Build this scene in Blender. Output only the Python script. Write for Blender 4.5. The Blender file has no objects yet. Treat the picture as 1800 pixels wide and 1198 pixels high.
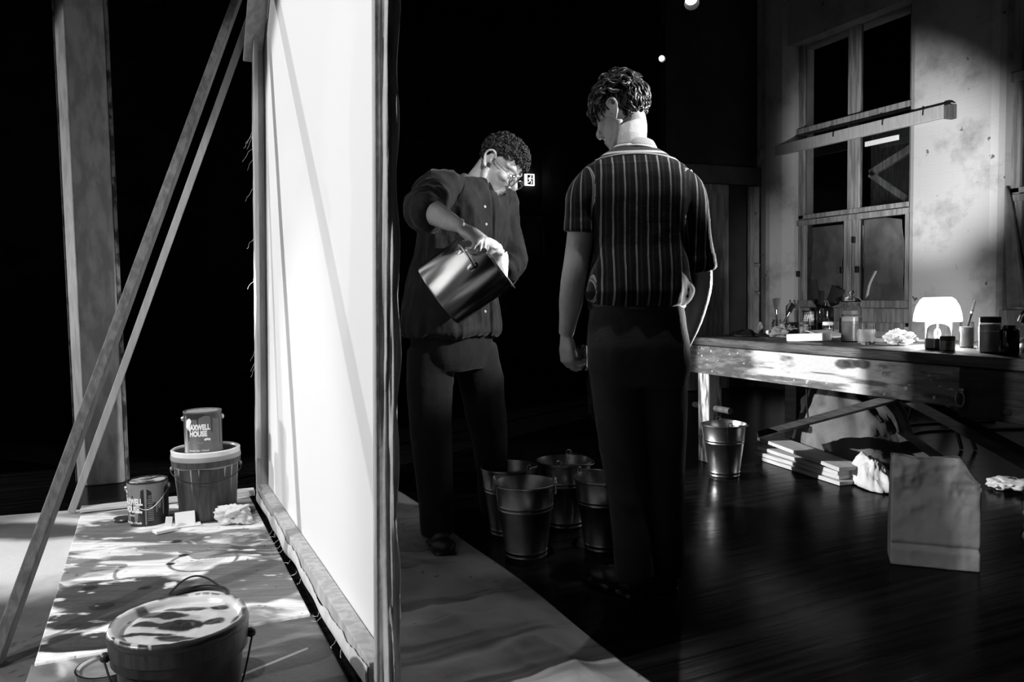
import bpy, bmesh, math, random
import numpy as np
from mathutils import Vector, Matrix, noise
from mathutils.bvhtree import BVHTree

SC = bpy.context.scene
COL = SC.collection
R = math.radians

# ------------------------------------------------------------------ camera
PSI, TH, RO = R(24.5), R(3.4), R(1.0)
_F = Vector((math.sin(PSI)*math.cos(TH), math.cos(PSI)*math.cos(TH), -math.sin(TH)))
_R0 = Vector((math.cos(PSI), -math.sin(PSI), 0))
_U0 = _R0.cross(_F)
_R = _R0*math.cos(RO) - _U0*math.sin(RO)
_U = _R.cross(_F)
cd = bpy.data.cameras.new('camera'); cam = bpy.data.objects.new('camera', cd); COL.objects.link(cam)
cam.matrix_world = Matrix(((_R.x, _U.x, -_F.x, 0), (_R.y, _U.y, -_F.y, 0), (_R.z, _U.z, -_F.z, 1.05), (0, 0, 0, 1)))
cd.sensor_width = 36; cd.lens = 28; cd.clip_start = .05; cd.clip_end = 100
SC.camera = cam

# ------------------------------------------------------------------ world, exposure
w = bpy.data.worlds.new('world'); SC.world = w; w.use_nodes = True
w.node_tree.nodes['Background'].inputs[0].default_value = (0, 0, 0, 1)
w.node_tree.nodes['Background'].inputs[1].default_value = 0
SC.view_settings.view_transform = 'Standard'; SC.view_settings.look = 'None'
SC.view_settings.exposure = 0; SC.view_settings.gamma = 1
SC.view_settings.use_curve_mapping = False

# ------------------------------------------------------------------ stage lights and added spots
def spot(name, loc, target, power, full, blend=.3, size=.05):
    l = bpy.data.lights.new(name, 'SPOT'); l.energy = power; l.spot_size = R(full); l.spot_blend = blend
    l.shadow_soft_size = size
    o = bpy.data.objects.new(name, l); COL.objects.link(o); o.location = loc
    o.rotation_euler = (Vector(target)-Vector(loc)).to_track_quat('-Z', 'Y').to_euler()
    return o
spot('key_light', (-3.2, 6.9, 1.2), (.5, 3.2, 1.0), 430, 58, .12, .035)      # low stand lamp left of the canvas
spot('bench_key', (-1.16, 5.30, 1.5), (3.1, 3.22, .45), 1500, 17.5, .15, .025)        # stand lamp past the far edge of the canvas onto the bench
spot('side_light', (-4.2, 1.72, 3.6), (.5, 2.85, .6), 1020, 42, .15, .05)          # house left, near side, high
spot('overhead_spot', (3.5, .85, 2.35), (1.33, 2.95, 1.33), 760, 21, .35, .04)       # overhead right, on the man with the pot
spot('bench_lamp_beam', (3.36, 2.60, 1.02), (5.95, 4.76, 2.08), 800, 32, .9, .04)     # upward beam of the bench lamp on the wall
spot('bench_lamp_side', (3.37, 2.59, .87), (1.56, 2.28, 1.30), 1000, 30, .5, .04)          # light under the bench lamp's shade towards the men
spot('top_spot', (1.15, 1.72, 4.9), (1.49, 2.33, 1.55), 400, 9.5, .6, .05)             # straight down over the young man's shoulders
spot('front_spot', (-2.6, .85, 3.0), (2.64, 2.0, .2), 340, 7.6, .5, .06)           # added narrow spot that brightens the paper bag
spot('left_top_spot', (-1.6, 2.4, 4.9), (-.05, 3.25, 0), 460, 30, .5, .06)          # added spot, brightens the boards and cans from above
spot('bench_lamp_low', (3.46, 2.67, .87), (6.0, 5.45, .72), 260, 42, .6, .02)        # light under the shade towards the wall
spot('face_spot', (.72, -.4, 2.75), (1.31, 3.03, 1.58), 420, 6.8, .7, .05)            # front light on the older man's head
spot('rim_spot', (4.52, 5.86, 3.58), (1.35, 2.5, 1.5), 160, 26, .4, .06)            # one of the hung spots, from behind

# ------------------------------------------------------------------ materials
def mat(name, g, rough=.6, metal=0., noise_amt=0., scale=8., bump=0., bscale=60., g2=None, stretch=(1, 1, 1), spec=.5, coat=0., detail=6, lo=.4, hi=.6):
    m = bpy.data.materials.new(name); m.use_nodes = True
    nt = m.node_tree; b = nt.nodes['Principled BSDF']
    b.inputs['Base Color'].default_value = (g, g, g, 1); b.inputs['Roughness'].default_value = rough
    b.inputs['Metallic'].default_value = metal; b.inputs['Specular IOR Level'].default_value = spec
    b.inputs['Coat Weight'].default_value = coat
    tc = nt.nodes.new('ShaderNodeTexCoord'); mp = nt.nodes.new('ShaderNodeMapping')
    nt.links.new(tc.outputs['Object'], mp.inputs[0]); mp.inputs['Scale'].default_value = stretch
    if g2 is None and noise_amt: g2 = g*(1-noise_amt)
    if g2 is not None:
        n = nt.nodes.new('ShaderNodeTexNoise'); n.inputs['Scale'].default_value = scale; n.inputs['Detail'].default_value = detail
        n.inputs['Distortion'].default_value = .3
        cr = nt.nodes.new('ShaderNodeValToRGB')
        cr.color_ramp.elements[0].position = lo; cr.color_ramp.elements[1].position = hi
        cr.color_ramp.elements[0].color = (g2, g2, g2, 1); cr.color_ramp.elements[1].color = (g, g, g, 1)
        nt.links.new(mp.outputs[0], n.inputs['Vector']); nt.links.new(n.outputs[0], cr.inputs[0])
        nt.links.new(cr.outputs[0], b.inputs['Base Color'])
    if bump:
        n2 = nt.nodes.new('ShaderNodeTexNoise'); n2.inputs['Scale'].default_value = bscale; n2.inputs['Detail'].default_value = 5
        bp = nt.nodes.new('ShaderNodeBump'); bp.inputs['Strength'].default_value = bump; bp.inputs['Distance'].default_value = .01
        nt.links.new(mp.outputs[0], n2.inputs['Vector']); nt.links.new(n2.outputs[0], bp.inputs['Height'])
        nt.links.new(bp.outputs[0], b.inputs['Normal'])
    return m
def sheen(m, w_=.5, r_=.35):
    b = m.node_tree.nodes['Principled BSDF']; b.inputs['Sheen Weight'].default_value = w_; b.inputs['Sheen Roughness'].default_value = r_; return m
def glass(name, g=1., rough=.02):
    m = bpy.data.materials.new(name); m.use_nodes = True
    nt = m.node_tree; b = nt.nodes['Principled BSDF']
    b.inputs['Base Color'].default_value = (g, g, g, 1); b.inputs['Roughness'].default_value = rough
    b.inputs['Transmission Weight'].default_value = 1; b.inputs['IOR'].default_value = 1.45
    return m
def emit(name, s):
    m = bpy.data.materials.new(name); m.use_nodes = True; nt = m.node_tree
    e = nt.nodes.new('ShaderNodeEmission'); e.inputs[1].default_value = s
    nt.links.new(e.outputs[0], nt.nodes['Material Output'].inputs[0]); return m
def attr_mat(name, attr='col', rough=.6, bump=.15, bscale=90, spec=.4):
    m = mat(name, .5, rough, bump=bump, bscale=bscale, spec=spec); nt = m.node_tree
    a = nt.nodes.new('ShaderNodeAttribute'); a.attribute_name = attr
    nt.links.new(a.outputs['Color'], nt.nodes['Principled BSDF'].inputs['Base Color']); return m

M = {}
M['black'] = mat('matte_black', .006, .8, spec=.1)
M['wall_dark'] = mat('dark_wall', .035, .95, noise_amt=.6, scale=2.5, bump=.3, bscale=12, spec=.05)
M['ceil'] = mat('dark_ceiling', .012, .95, noise_amt=.4, spec=.05)
M['panel'] = mat('dull_panel', .10, .95, noise_amt=.3, scale=3, spec=.05)
M['wood_grey'] = mat('grey_board', .30, .8, noise_amt=.45, scale=5, bump=.25, bscale=14, stretch=(6, 6, .6), spec=.2)
M['wood_dark'] = mat('dark_wood', .035, .6, noise_amt=.6, scale=6, bump=.3, bscale=18, stretch=(6, .8, 6), spec=.3)
M['pine'] = mat('pale_pine', .62, .7, noise_amt=.18, scale=5, bump=.1, bscale=20, stretch=(1, 9, 9), spec=.3)
M['prop'] = mat('worn_timber', .12, .7, noise_amt=.4, scale=9, bump=.2, bscale=22, stretch=(5, 5, .5), spec=.25)
M['lath'] = mat('planed_lath', .42, .7, noise_amt=.15, scale=9, stretch=(5, 5, .5), spec=.25)
M['stretcher'] = mat('stretcher_pine', .5, .75, noise_amt=.25, scale=7, stretch=(5, 5, .6), spec=.25)
M['linen'] = mat('raw_linen', .62, .95, noise_amt=.15, scale=14, bump=.25, bscale=40, spec=.1)
M['rag'] = mat('white_rag', .72, .95, noise_amt=.12, scale=14, bump=.25, bscale=50, spec=.1)
M['sheet'] = mat('beige_dust_sheet', .2, .95, noise_amt=.3, scale=7, bump=.2, bscale=40, spec=.1)
M['kraft'] = mat('kraft_paper', .30, .85, noise_amt=.2, scale=6, bump=.55, bscale=9, spec=.2)
M['kraft_dark'] = mat('dull_brown_paper', .12, .9, noise_amt=.35, scale=5, bump=.5, bscale=9, spec=.1)
M['galv'] = mat('galvanised_steel', .52, .3, 1., noise_amt=.2, scale=14, bump=.04, bscale=30)
M['steel'] = mat('polished_steel', .62, .2, 1., noise_amt=.1, scale=9)
M['wire'] = mat('steel_wire', .45, .35, 1.)
M['wire_dark'] = mat('dark_wire', .03, .5, .6)
M['plast_grey'] = mat('grey_plastic', .05, .4, noise_amt=.5, scale=9, stretch=(6, 6, .7), bump=.08, bscale=20)
M['plast_lid'] = mat('pale_plastic', .30, .4, noise_amt=.2, scale=8)
M['white_paint'] = mat('wet_white_paint', .78, .3, noise_amt=.06, scale=9, coat=.3)
M['lid_paint'] = mat('marbled_paint', .66, .3, g2=.05, scale=13, lo=.44, hi=.5, stretch=(1, 2.2, 1), coat=.3, detail=4)
M['can_grey'] = mat('label_grey', .13, .45, noise_amt=.2, scale=11)
M['can_dark'] = mat('label_dark', .02, .4, noise_amt=.3, scale=11)
M['drip_dark'] = mat('dark_paint', .03, .3, coat=.2)
M['drip_grey'] = mat('grey_paint', .20, .35, noise_amt=.15, scale=14)
M['ink_white'] = mat('white_print', .85, .5)
M['ink_grey'] = mat('grey_print', .32, .5)
M['white'] = mat('white_card', .8, .7)
M['skin'] = mat('skin', .46, .48, noise_amt=.1, scale=25, bump=.12, bscale=140, spec=.45)
M['skin_tan'] = mat('tanned_skin', .40, .45, noise_amt=.15, scale=22, bump=.15, bscale=120, spec=.45)
M['hair'] = mat('dark_hair', .022, .36, noise_amt=.4, scale=30, spec=.75)
M['hair_curl'] = mat('dark_curly_hair', .014, .5, noise_amt=.4, scale=30, spec=.35)
M['denim'] = mat('dark_work_shirt', .026, .85, noise_amt=.25, scale=16, bump=.2, bscale=90, spec=.15)
M['trouser'] = mat('dark_trouser', .02, .9, noise_amt=.25, scale=9, bump=.15, bscale=100, spec=.1)
M['trouser_olive'] = mat('drab_trouser', .05, .9, noise_amt=.2, scale=9, bump=.15, bscale=100, spec=.1)
for k_ in ('denim', 'trouser', 'trouser_olive'): sheen(M[k_], .12)
M['shoe'] = mat('black_leather', .012, .4)
M['glass'] = glass('clear_glass')
M['pane'] = glass('dirty_pane', .85, .05)
M['amber'] = mat('dark_bottle_glass', .008, .06, spec=.8)
M['powder_light'] = mat('pale_powder', .62, .8, noise_amt=.2, scale=20)
M['powder_mid'] = mat('mid_pigment', .25, .8, noise_amt=.3, scale=20)
M['powder_dark'] = mat('dark_pigment', .03, .7)
M['bakelite'] = mat('black_bakelite', .006, .22, coat=.2)
M['bristle'] = mat('dark_bristle', .012, .8, bump=.5, bscale=80, stretch=(5, 5, .3))
M['bristle_pale'] = mat('pale_bristle', .2, .8, bump=.5, bscale=80, stretch=(5, 5, .3))
M['lampshade'] = emit('glowing_shade', 9)
M['bulb'] = emit('glowing_bulb', 40)
M['lens'] = emit('lit_lens', 14)
M['exit'] = emit('lit_sign_white', 1.3)

def canvas_mat():
    m = bpy.data.materials.new('cotton_duck'); m.use_nodes = True; nt = m.node_tree
    d = nt.nodes.new('ShaderNodeBsdfDiffuse'); t = nt.nodes.new('ShaderNodeBsdfTranslucent')
    d.inputs[0].default_value = (.82, .82, .82, 1); t.inputs[0].default_value = (.6, .6, .6, 1)
    mx = nt.nodes.new('ShaderNodeMixShader'); mx.inputs[0].default_value = .05
    tc = nt.nodes.new('ShaderNodeTexCoord'); n = nt.nodes.new('ShaderNodeTexNoise'); n.inputs['Scale'].default_value = 350
    bp = nt.nodes.new('ShaderNodeBump'); bp.inputs['Strength'].default_value = .12; bp.inputs['Distance'].default_value = .002
    nt.links.new(tc.outputs['Object'], n.inputs['Vector']); nt.links.new(n.outputs[0], bp.inputs['Height']); nt.links.new(bp.outputs[0], d.inputs['Normal'])
    nt.links.new(d.outputs[0], mx.inputs[1]); nt.links.new(t.outputs[0], mx.inputs[2])
    nt.links.new(mx.outputs[0], nt.nodes['Material Output'].inputs[0]); return m
M['canvas'] = canvas_mat()
# ------------------------------------------------------------------ mesh helpers
def V(*a): return Vector(a)
def obj(name, bm, m, parent=None, smooth=True, bevel=0., angle=40):
    me = bpy.data.meshes.new(name)
    if isinstance(bm, bpy.types.Mesh): me = bm; me.name = name
    else:
        bmesh.ops.recalc_face_normals(bm, faces=bm.faces)
        bm.to_mesh(me); bm.free()
    o = bpy.data.objects.new(name, me); COL.objects.link(o)
    if m is not None and not me.materials: me.materials.append(M[m] if isinstance(m, str) else m)
    if smooth:
        for p in me.polygons: p.use_smooth = True
        try: me.set_sharp_from_angle(angle=R(angle))
        except Exception: pass
    if bevel:
        b = o.modifiers.new('bevel', 'BEVEL'); b.width = bevel; b.segments = 2; b.limit_method = 'ANGLE'
    if parent: o.parent = parent
    return o
def tag(o, label, cat, group=None):
    o['label'] = label; o['category'] = cat
    if group: o['group'] = group
    return o
def thing(name, label, cat, loc=(0, 0, 0), rz=0, group=None):
    o = bpy.data.objects.new(name, None); COL.objects.link(o); o.location = loc; o.rotation_euler = (0, 0, rz)
    o.empty_display_size = .05
    return tag(o, label, cat, group)
def struct(o): o['kind'] = 'structure'; return o
def NB(): return bmesh.new()
def box(bm, c, s, rot=None, M4=None):
    r = bmesh.ops.create_cube(bm, size=1)
    T = Matrix.Translation(c) @ (rot.to_4x4() if rot else Matrix.Identity(4)) @ Matrix.Diagonal((*s, 1))
    if M4: T = M4 @ T
    bmesh.ops.transform(bm, matrix=T, verts=r['verts']); return r['verts']
def beam(bm, a, b, w, t, up=(0, 0, 1)):
    a, b = Vector(a), Vector(b); d = (b-a); L = d.length; d.normalize()
    u = Vector(up); s = d.cross(u)
    if s.length < 1e-4: s = d.cross(Vector((1, 0, 0)))
    s.normalize(); u = s.cross(d)
    rot = Matrix((s, u, d)).transposed()
    box(bm, (a+b)/2, (w, t, L), rot)
def catmull(pts, n):
    P = [Vector(p) for p in pts]; out = []
    for i in range(len(P)-1):
        p0 = P[i-1] if i else P[0]*2-P[1]; p1, p2 = P[i], P[i+1]; p3 = P[i+2] if i+2 < len(P) else P[-1]*2-P[-2]
        for k in range(n):
            t = k/n
            out.append(.5*((2*p1)+(p2-p0)*t+(2*p0-5*p1+4*p2-p3)*t*t+(3*p1-p0-3*p2+p3)*t**3))
    out.append(P[-1]); return out
def lerp_list(v, n):
    out = []
    for i in range(len(v)-1):
        for k in range(n):
            t = k/n; t = t*t*(3-2*t)*.5+t*.5; out.append(v[i]*(1-t)+v[i+1]*t)
    out.append(v[-1]); return out
def tube(bm, pts, rad, seg=10, sub=0, closed=False, caps=True, flat=1., ref=None):
    pts = [Vector(p) for p in pts]
    if not isinstance(rad, (list, tuple)): rad = [rad]*len(pts)
    if sub: pts, rad = catmull(pts, sub), lerp_list(list(rad), sub)
    n = len(pts); rings = []; prev = Vector(ref) if ref else None
    for i, p in enumerate(pts):
        if closed: t = pts[(i+1) % n]-pts[i-1]
        else: t = pts[min(i+1, n-1)]-pts[max(i-1, 0)]
        t.normalize()
        if prev is None: prev = t.orthogonal()
        u = prev-t*prev.dot(t)
        if u.length < 1e-6: u = t.orthogonal()
        u.normalize(); prev = u if not ref else Vector(ref); v = t.cross(u)
        rings.append([bm.verts.new(p+(u*math.cos(2*math.pi*k/seg)+v*math.sin(2*math.pi*k/seg)*flat)*rad[i]) for k in range(seg)])
    m = n if closed else n-1
    for i in range(m):
        a, b = rings[i], rings[(i+1) % n]
        for k in range(seg): bm.faces.new((a[k], a[(k+1) % seg], b[(k+1) % seg], b[k]))
    if caps and not closed:
        bm.faces.new(rings[0][::-1]); bm.faces.new(rings[-1])
    return rings
def loft(bm, rings, seg=36, sub=4):
    """rings: (cx, cy, z, rx, ry, yaw)"""
    A = [Vector(r[:3]) for r in rings]; P = catmull(A, sub)
    ex = [lerp_list([r[k] for r in rings], sub) for k in (3, 4, 5)]
    out = []
    for i, p in enumerate(P):
        rx, ry, yw = ex[0][i], ex[1][i], ex[2][i]; c, s = math.cos(yw), math.sin(yw); ring = []
        for k in range(seg):
            a = 2*math.pi*k/seg
            ca, sa = math.cos(a), math.sin(a)
            ca = math.copysign(abs(ca)**.85, ca); sa = math.copysign(abs(sa)**.85, sa)
            x, y = rx*ca, ry*sa
            ring.append(bm.verts.new((p.x+c*x-s*y, p.y+s*x+c*y, p.z)))
        out.append(ring)
    for a, b in zip(out, out[1:]):
        for k in range(seg): bm.faces.new((a[k], a[(k+1) % seg], b[(k+1) % seg], b[k]))
    bm.faces.new(out[0][::-1]); bm.faces.new(out[-1])
def ell(bm, c, r, rot=None, sub=3):
    q = bmesh.ops.create_icosphere(bm, subdivisions=sub, radius=1)
    if not isinstance(r, (tuple, list)): r = (r, r, r)
    T = Matrix.Translation(c) @ (rot.to_4x4() if rot else Matrix.Identity(4)) @ Matrix.Diagonal((*r, 1))
    bmesh.ops.transform(bm, matrix=T, verts=q['verts']); return q['verts']
def lathe(bm, prof, seg=40, c=(0, 0, 0), M4=None):
    T = M4 if M4 else Matrix.Translation(c); rings = []
    for r, z in prof:
        if r < 1e-5: rings.append([bm.verts.new(T @ V(0, 0, z))])
        else: rings.append([bm.verts.new(T @ V(r*math.cos(2*math.pi*k/seg), r*math.sin(2*math.pi*k/seg), z)) for k in range(seg)])
    for a, b in zip(rings, rings[1:]):
        for k in range(seg):
            k2 = (k+1) % seg
            if len(a) == 1 and len(b) == 1: continue
            if len(a) == 1: bm.faces.new((a[0], b[k2], b[k]))
            elif len(b) == 1: bm.faces.new((a[k], a[k2], b[0]))
            else: bm.faces.new((a[k], a[k2], b[k2], b[k]))
def merge(bm, other, T=None):
    if T is not None: bmesh.ops.transform(other, matrix=T, verts=other.verts)
    me = bpy.data.meshes.new('tmp'); other.to_mesh(me); other.free(); bm.from_mesh(me); bpy.data.meshes.remove(me)
def fuse(bm, voxel, smooth=4, factor=.5):
    me = bpy.data.meshes.new('tmpf'); bmesh.ops.recalc_face_normals(bm, faces=bm.faces); bm.to_mesh(me); bm.free()
    o = bpy.data.objects.new('tmpf', me); COL.objects.link(o)
    md = o.modifiers.new('r', 'REMESH'); md.mode = 'VOXEL'; md.voxel_size = voxel
    if smooth: sm = o.modifiers.new('s', 'SMOOTH'); sm.iterations = smooth; sm.factor = factor
    dg = bpy.context.evaluated_depsgraph_get(); dg.update()
    res = bpy.data.meshes.new_from_object(o.evaluated_get(dg))
    bpy.data.objects.remove(o); bpy.data.meshes.remove(me); return res
def coords(me):
    a = np.empty(len(me.vertices)*3, np.float32); me.vertices.foreach_get('co', a); return a.reshape(-1, 3)
def normals(me):
    a = np.empty(len(me.vertices)*3, np.float32); me.vertices.foreach_get('normal', a); return a.reshape(-1, 3)
def setco(me, a): me.vertices.foreach_set('co', np.ascontiguousarray(a, np.float32).ravel()); me.update()
def _hash(ix, iy, iz, seed):
    h = (ix*374761393+iy*668265263+iz*2147483647+seed*1274126177) & 0xffffffff
    h = ((h ^ (h >> 13))*1274126177) & 0xffffffff; h = (h ^ (h >> 16)) & 0xffff
    return h/65535.
def vnoise(p, seed=0):
    p = np.asarray(p, np.float64); i = np.floor(p).astype(np.int64); f = p-i; f = f*f*(3-2*f); r = 0
    for dx in (0, 1):
        for dy in (0, 1):
            for dz in (0, 1):
                wgt = (f[:, 0] if dx else 1-f[:, 0])*(f[:, 1] if dy else 1-f[:, 1])*(f[:, 2] if dz else 1-f[:, 2])
                r = r+wgt*_hash(i[:, 0]+dx, i[:, 1]+dy, i[:, 2]+dz, seed)
    return r
def fbm(p, seed=0, oct=4):
    p = np.asarray(p, np.float64); r = 0; a = .5; t = 0
    for k in range(oct): r = r+a*vnoise(p*2**k, seed+k); t += a; a *= .5
    return r/t
def ridge(p, seed=0, oct=3):
    p = np.asarray(p, np.float64); r = 0; a = .5; t = 0
    for k in range(oct): r = r+a*(1-abs(2*vnoise(p*2**k, seed+k)-1)); t += a; a *= .5
    return r/t
def grid_sheet(name, m, P, parent=None, thick=.0, cols=None):
    """P: (ny, nx, 3) array -> mesh with thickness downwards along normal; cols (ny, nx) grey attribute"""
    ny, nx, _ = P.shape; vs = P.reshape(-1, 3).tolist()
    f = [(j*nx+i, j*nx+i+1, (j+1)*nx+i+1, (j+1)*nx+i) for j in range(ny-1) for i in range(nx-1)]
    me = bpy.data.meshes.new(name); me.from_pydata(vs, [], f); me.update()
    if cols is not None:
        a = me.color_attributes.new('col', 'FLOAT_COLOR', 'POINT'); c = np.ones((nx*ny, 4), np.float32); c[:, :3] = cols.reshape(-1, 1)
        a.data.foreach_set('color', c.ravel())
    o = obj(name, me, m, parent, angle=180)
    if thick:
        s = o.modifiers.new('s', 'SOLIDIFY'); s.thickness = thick; s.offset = -1
    return o
def text_mesh(body, size, squeeze=.8, bold=.0, extrude=0., align='CENTER'):
    cu = bpy.data.curves.new('t', 'FONT'); cu.body = body; cu.size = size; cu.align_x = align; cu.offset = bold; cu.extrude = extrude
    cu.space_character = 1.02; cu.space_line = .82; cu.resolution_u = 3
    o = bpy.data.objects.new('t', cu); COL.objects.link(o)
    dg = bpy.context.evaluated_depsgraph_get(); dg.update()
    me = bpy.data.meshes.new_from_object(o.evaluated_get(dg)); bpy.data.objects.remove(o); bpy.data.curves.remove(cu)
    a = coords(me); a[:, 0] *= squeeze; setco(me, a); return me
def wrap_text(lines, r, parent, name, m):
    """lines: (text, size, squeeze, bold, angle, z, slant, align); angle is the direction on the can"""
    bm = NB()
    for body, size, sq, bold, ang, z, sl, al in lines:
        me = text_mesh(body, size, sq, bold, 0., al); b2 = NB(); b2.from_mesh(me); bpy.data.meshes.remove(me)
        bmesh.ops.triangulate(b2, faces=b2.faces); 
        bmesh.ops.subdivide_edges(b2, edges=[e for e in b2.edges if e.calc_length() > .006], cuts=2)
        for v in b2.verts:
            th = ang+(v.co.x+sl*v.co.y)/r; zz = z+v.co.y
            v.co = V(r*math.cos(th), r*math.sin(th), zz)
        merge(bm, b2)
    bmesh.ops.triangulate(bm, faces=bm.faces)
    return obj(name, bm, m, parent, smooth=False)
def wire_path(name, pts, r, m, parent=None, sub=6, seg=8, closed=False):
    bm = NB(); tube(bm, pts, r, seg, 0 if closed else sub, closed); return obj(name, bm, m, parent)
# ------------------------------------------------------------------ the room
def floor_mat():
    m = mat('black_floorboards', .02, .32, spec=.025); nt = m.node_tree; b = nt.nodes['Principled BSDF']
    tc = nt.nodes.new('ShaderNodeTexCoord'); mp = nt.nodes.new('ShaderNodeMapping'); mp.inputs['Scale'].default_value = (1, 1, 1)
    br = nt.nodes.new('ShaderNodeTexBrick'); br.inputs['Scale'].default_value = 1; br.inputs['Brick Width'].default_value = 3.4
    br.inputs['Row Height'].default_value = .14; br.inputs['Mortar Size'].default_value = .004
    br.inputs['Color1'].default_value = (.006, .006, .006, 1); br.inputs['Color2'].default_value = (.009, .009, .009, 1); br.inputs['Mortar'].default_value = (.004, .004, .004, 1)
    n = nt.nodes.new('ShaderNodeTexNoise'); n.inputs['Scale'].default_value = 3; n.inputs['Detail'].default_value = 8
    mp2 = nt.nodes.new('ShaderNodeMapping'); mp2.inputs['Scale'].default_value = (.6, 9, 1)
    cr = nt.nodes.new('ShaderNodeValToRGB'); cr.color_ramp.elements[0].position = .35; cr.color_ramp.elements[1].position = .7
    cr.color_ramp.elements[0].color = (.5, .5, .5, 1); cr.color_ramp.elements[1].color = (1.7, 1.7, 1.7, 1)
    mx = nt.nodes.new('ShaderNodeMixRGB'); mx.blend_type = 'MULTIPLY'; mx.inputs[0].default_value = 1
    rr = nt.nodes.new('ShaderNodeMapRange'); rr.inputs[3].default_value = .10; rr.inputs[4].default_value = .30
    bp = nt.nodes.new('ShaderNodeBump'); bp.inputs['Strength'].default_value = .12; bp.inputs['Distance'].default_value = .01
    L = nt.links.new
    L(tc.outputs['Object'], mp.inputs[0]); L(mp.outputs[0], br.inputs[0]); L(tc.outputs['Object'], mp2.inputs[0]); L(mp2.outputs[0], n.inputs['Vector'])
    L(n.outputs[0], cr.inputs[0]); L(br.outputs[0], mx.inputs[1]); L(cr.outputs[0], mx.inputs[2]); L(mx.outputs[0], b.inputs['Base Color'])
    L(n.outputs[0], rr.inputs[0]); L(rr.outputs[0], b.inputs['Roughness']); L(n.outputs[0], bp.inputs['Height']); L(bp.outputs[0], b.inputs['Normal'])
    return m
def brick_mat(name='whitewashed_brick', g=.5, g2=.32, sc=(1, 1, 1)):
    m = mat(name, g, .9, spec=.1); nt = m.node_tree; b = nt.nodes['Principled BSDF']; L = nt.links.new
    tc = nt.nodes.new('ShaderNodeTexCoord'); sp = nt.nodes.new('ShaderNodeSeparateXYZ'); cb = nt.nodes.new('ShaderNodeCombineXYZ')
    ad = nt.nodes.new('ShaderNodeMath'); ad.operation = 'ADD'
    L(tc.outputs['Object'], sp.inputs[0]); L(sp.outputs[0], ad.inputs[0]); L(sp.outputs[1], ad.inputs[1]); L(ad.outputs[0], cb.inputs[0]); L(sp.outputs[2], cb.inputs[1])
    n0 = nt.nodes.new('ShaderNodeTexNoise'); n0.inputs['Scale'].default_value = 9
    vm = nt.nodes.new('ShaderNodeVectorMath'); vm.operation = 'MULTIPLY_ADD'; vm.inputs[1].default_value = (.035, .035, .035)
    L(n0.outputs['Color'], vm.inputs[0]); L(cb.outputs[0], vm.inputs[2])
    br = nt.nodes.new('ShaderNodeTexBrick'); br.inputs['Scale'].default_value = 1; br.inputs['Brick Width'].default_value = .235
    br.inputs['Row Height'].default_value = .08; br.inputs['Mortar Size'].default_value = .006; br.inputs['Mortar Smooth'].default_value = .6
    br.inputs['Color1'].default_value = (1, 1, 1, 1); br.inputs['Color2'].default_value = (.93, .93, .93, 1); br.inputs['Mortar'].default_value = (.80, .80, .80, 1)
    L(vm.outputs[0], br.inputs[0])
    n = nt.nodes.new('ShaderNodeTexNoise'); n.inputs['Scale'].default_value = 2.2; n.inputs['Detail'].default_value = 9; n.inputs['Roughness'].default_value = .65
    cr = nt.nodes.new('ShaderNodeValToRGB'); e = cr.color_ramp.elements
    e[0].position = .3; e[0].color = (g2*.75,)*3+(1,); e[1].position = .5; e[1].color = (g,)*3+(1,)
    L(tc.outputs['Object'], n.inputs['Vector']); L(n.outputs[0], cr.inputs[0])
    n3 = nt.nodes.new('ShaderNodeTexNoise'); n3.inputs['Scale'].default_value = 11; n3.inputs['Detail'].default_value = 3
    c3 = nt.nodes.new('ShaderNodeValToRGB'); c3.color_ramp.elements[0].position = .27; c3.color_ramp.elements[1].position = .31
    c3.color_ramp.elements[0].color = (.25, .25, .25, 1); L(tc.outputs['Object'], n3.inputs['Vector']); L(n3.outputs[0], c3.inputs[0])
    m1 = nt.nodes.new('ShaderNodeMixRGB'); m1.blend_type = 'MULTIPLY'; m1.inputs[0].default_value = 1; L(cr.outputs[0], m1.inputs[1]); L(c3.outputs[0], m1.inputs[2])
    L(m1.outputs[0], b.inputs['Base Color'])
    bp = nt.nodes.new('ShaderNodeBump'); bp.inputs['Strength'].default_value = .3; bp.inputs['Distance'].default_value = .010
    mm = nt.nodes.new('ShaderNodeMath'); mm.operation = 'MULTIPLY_ADD'; mm.inputs[1].default_value = .6; L(n.outputs[0], mm.inputs[0])
    rgb = nt.nodes.new('ShaderNodeRGBToBW'); L(br.outputs[0], rgb.inputs[0]); L(rgb.outputs[0], mm.inputs[2]); L(mm.outputs[0], bp.inputs['Height']); L(bp.outputs[0], b.inputs['Normal'])
    return m
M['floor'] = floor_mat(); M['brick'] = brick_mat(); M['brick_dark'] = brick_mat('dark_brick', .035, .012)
def sbox(name, boxes, m, bevel=0., parent=None):
    bm = NB()
    for c, s in boxes: box(bm, c, s)
    o = obj(name, bm, m, parent, smooth=False, bevel=bevel)
    return o if parent else struct(o)
def span(x0, x1, y0, y1, z0, z1): return ((x0+x1)/2, (y0+y1)/2, (z0+z1)/2), (x1-x0, y1-y0, z1-z0)

sbox('floor', [span(-8.2, 6.4, -5, 12.2, -.12, 0)], 'floor')
sbox('ceiling', [span(-8.2, 6.4, -5, 12.2, 5.2, 5.3)], 'ceil')
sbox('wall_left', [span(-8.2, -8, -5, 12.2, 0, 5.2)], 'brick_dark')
sbox('wall_back', [span(-8, 5.05, 11.9, 12.1, 0, 5.2), span(6.05, 6.4, 11.9, 12.1, 0, 5.2), span(5.05, 6.05, 11.9, 12.1, 2.27, 5.2)], 'brick_dark')
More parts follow.
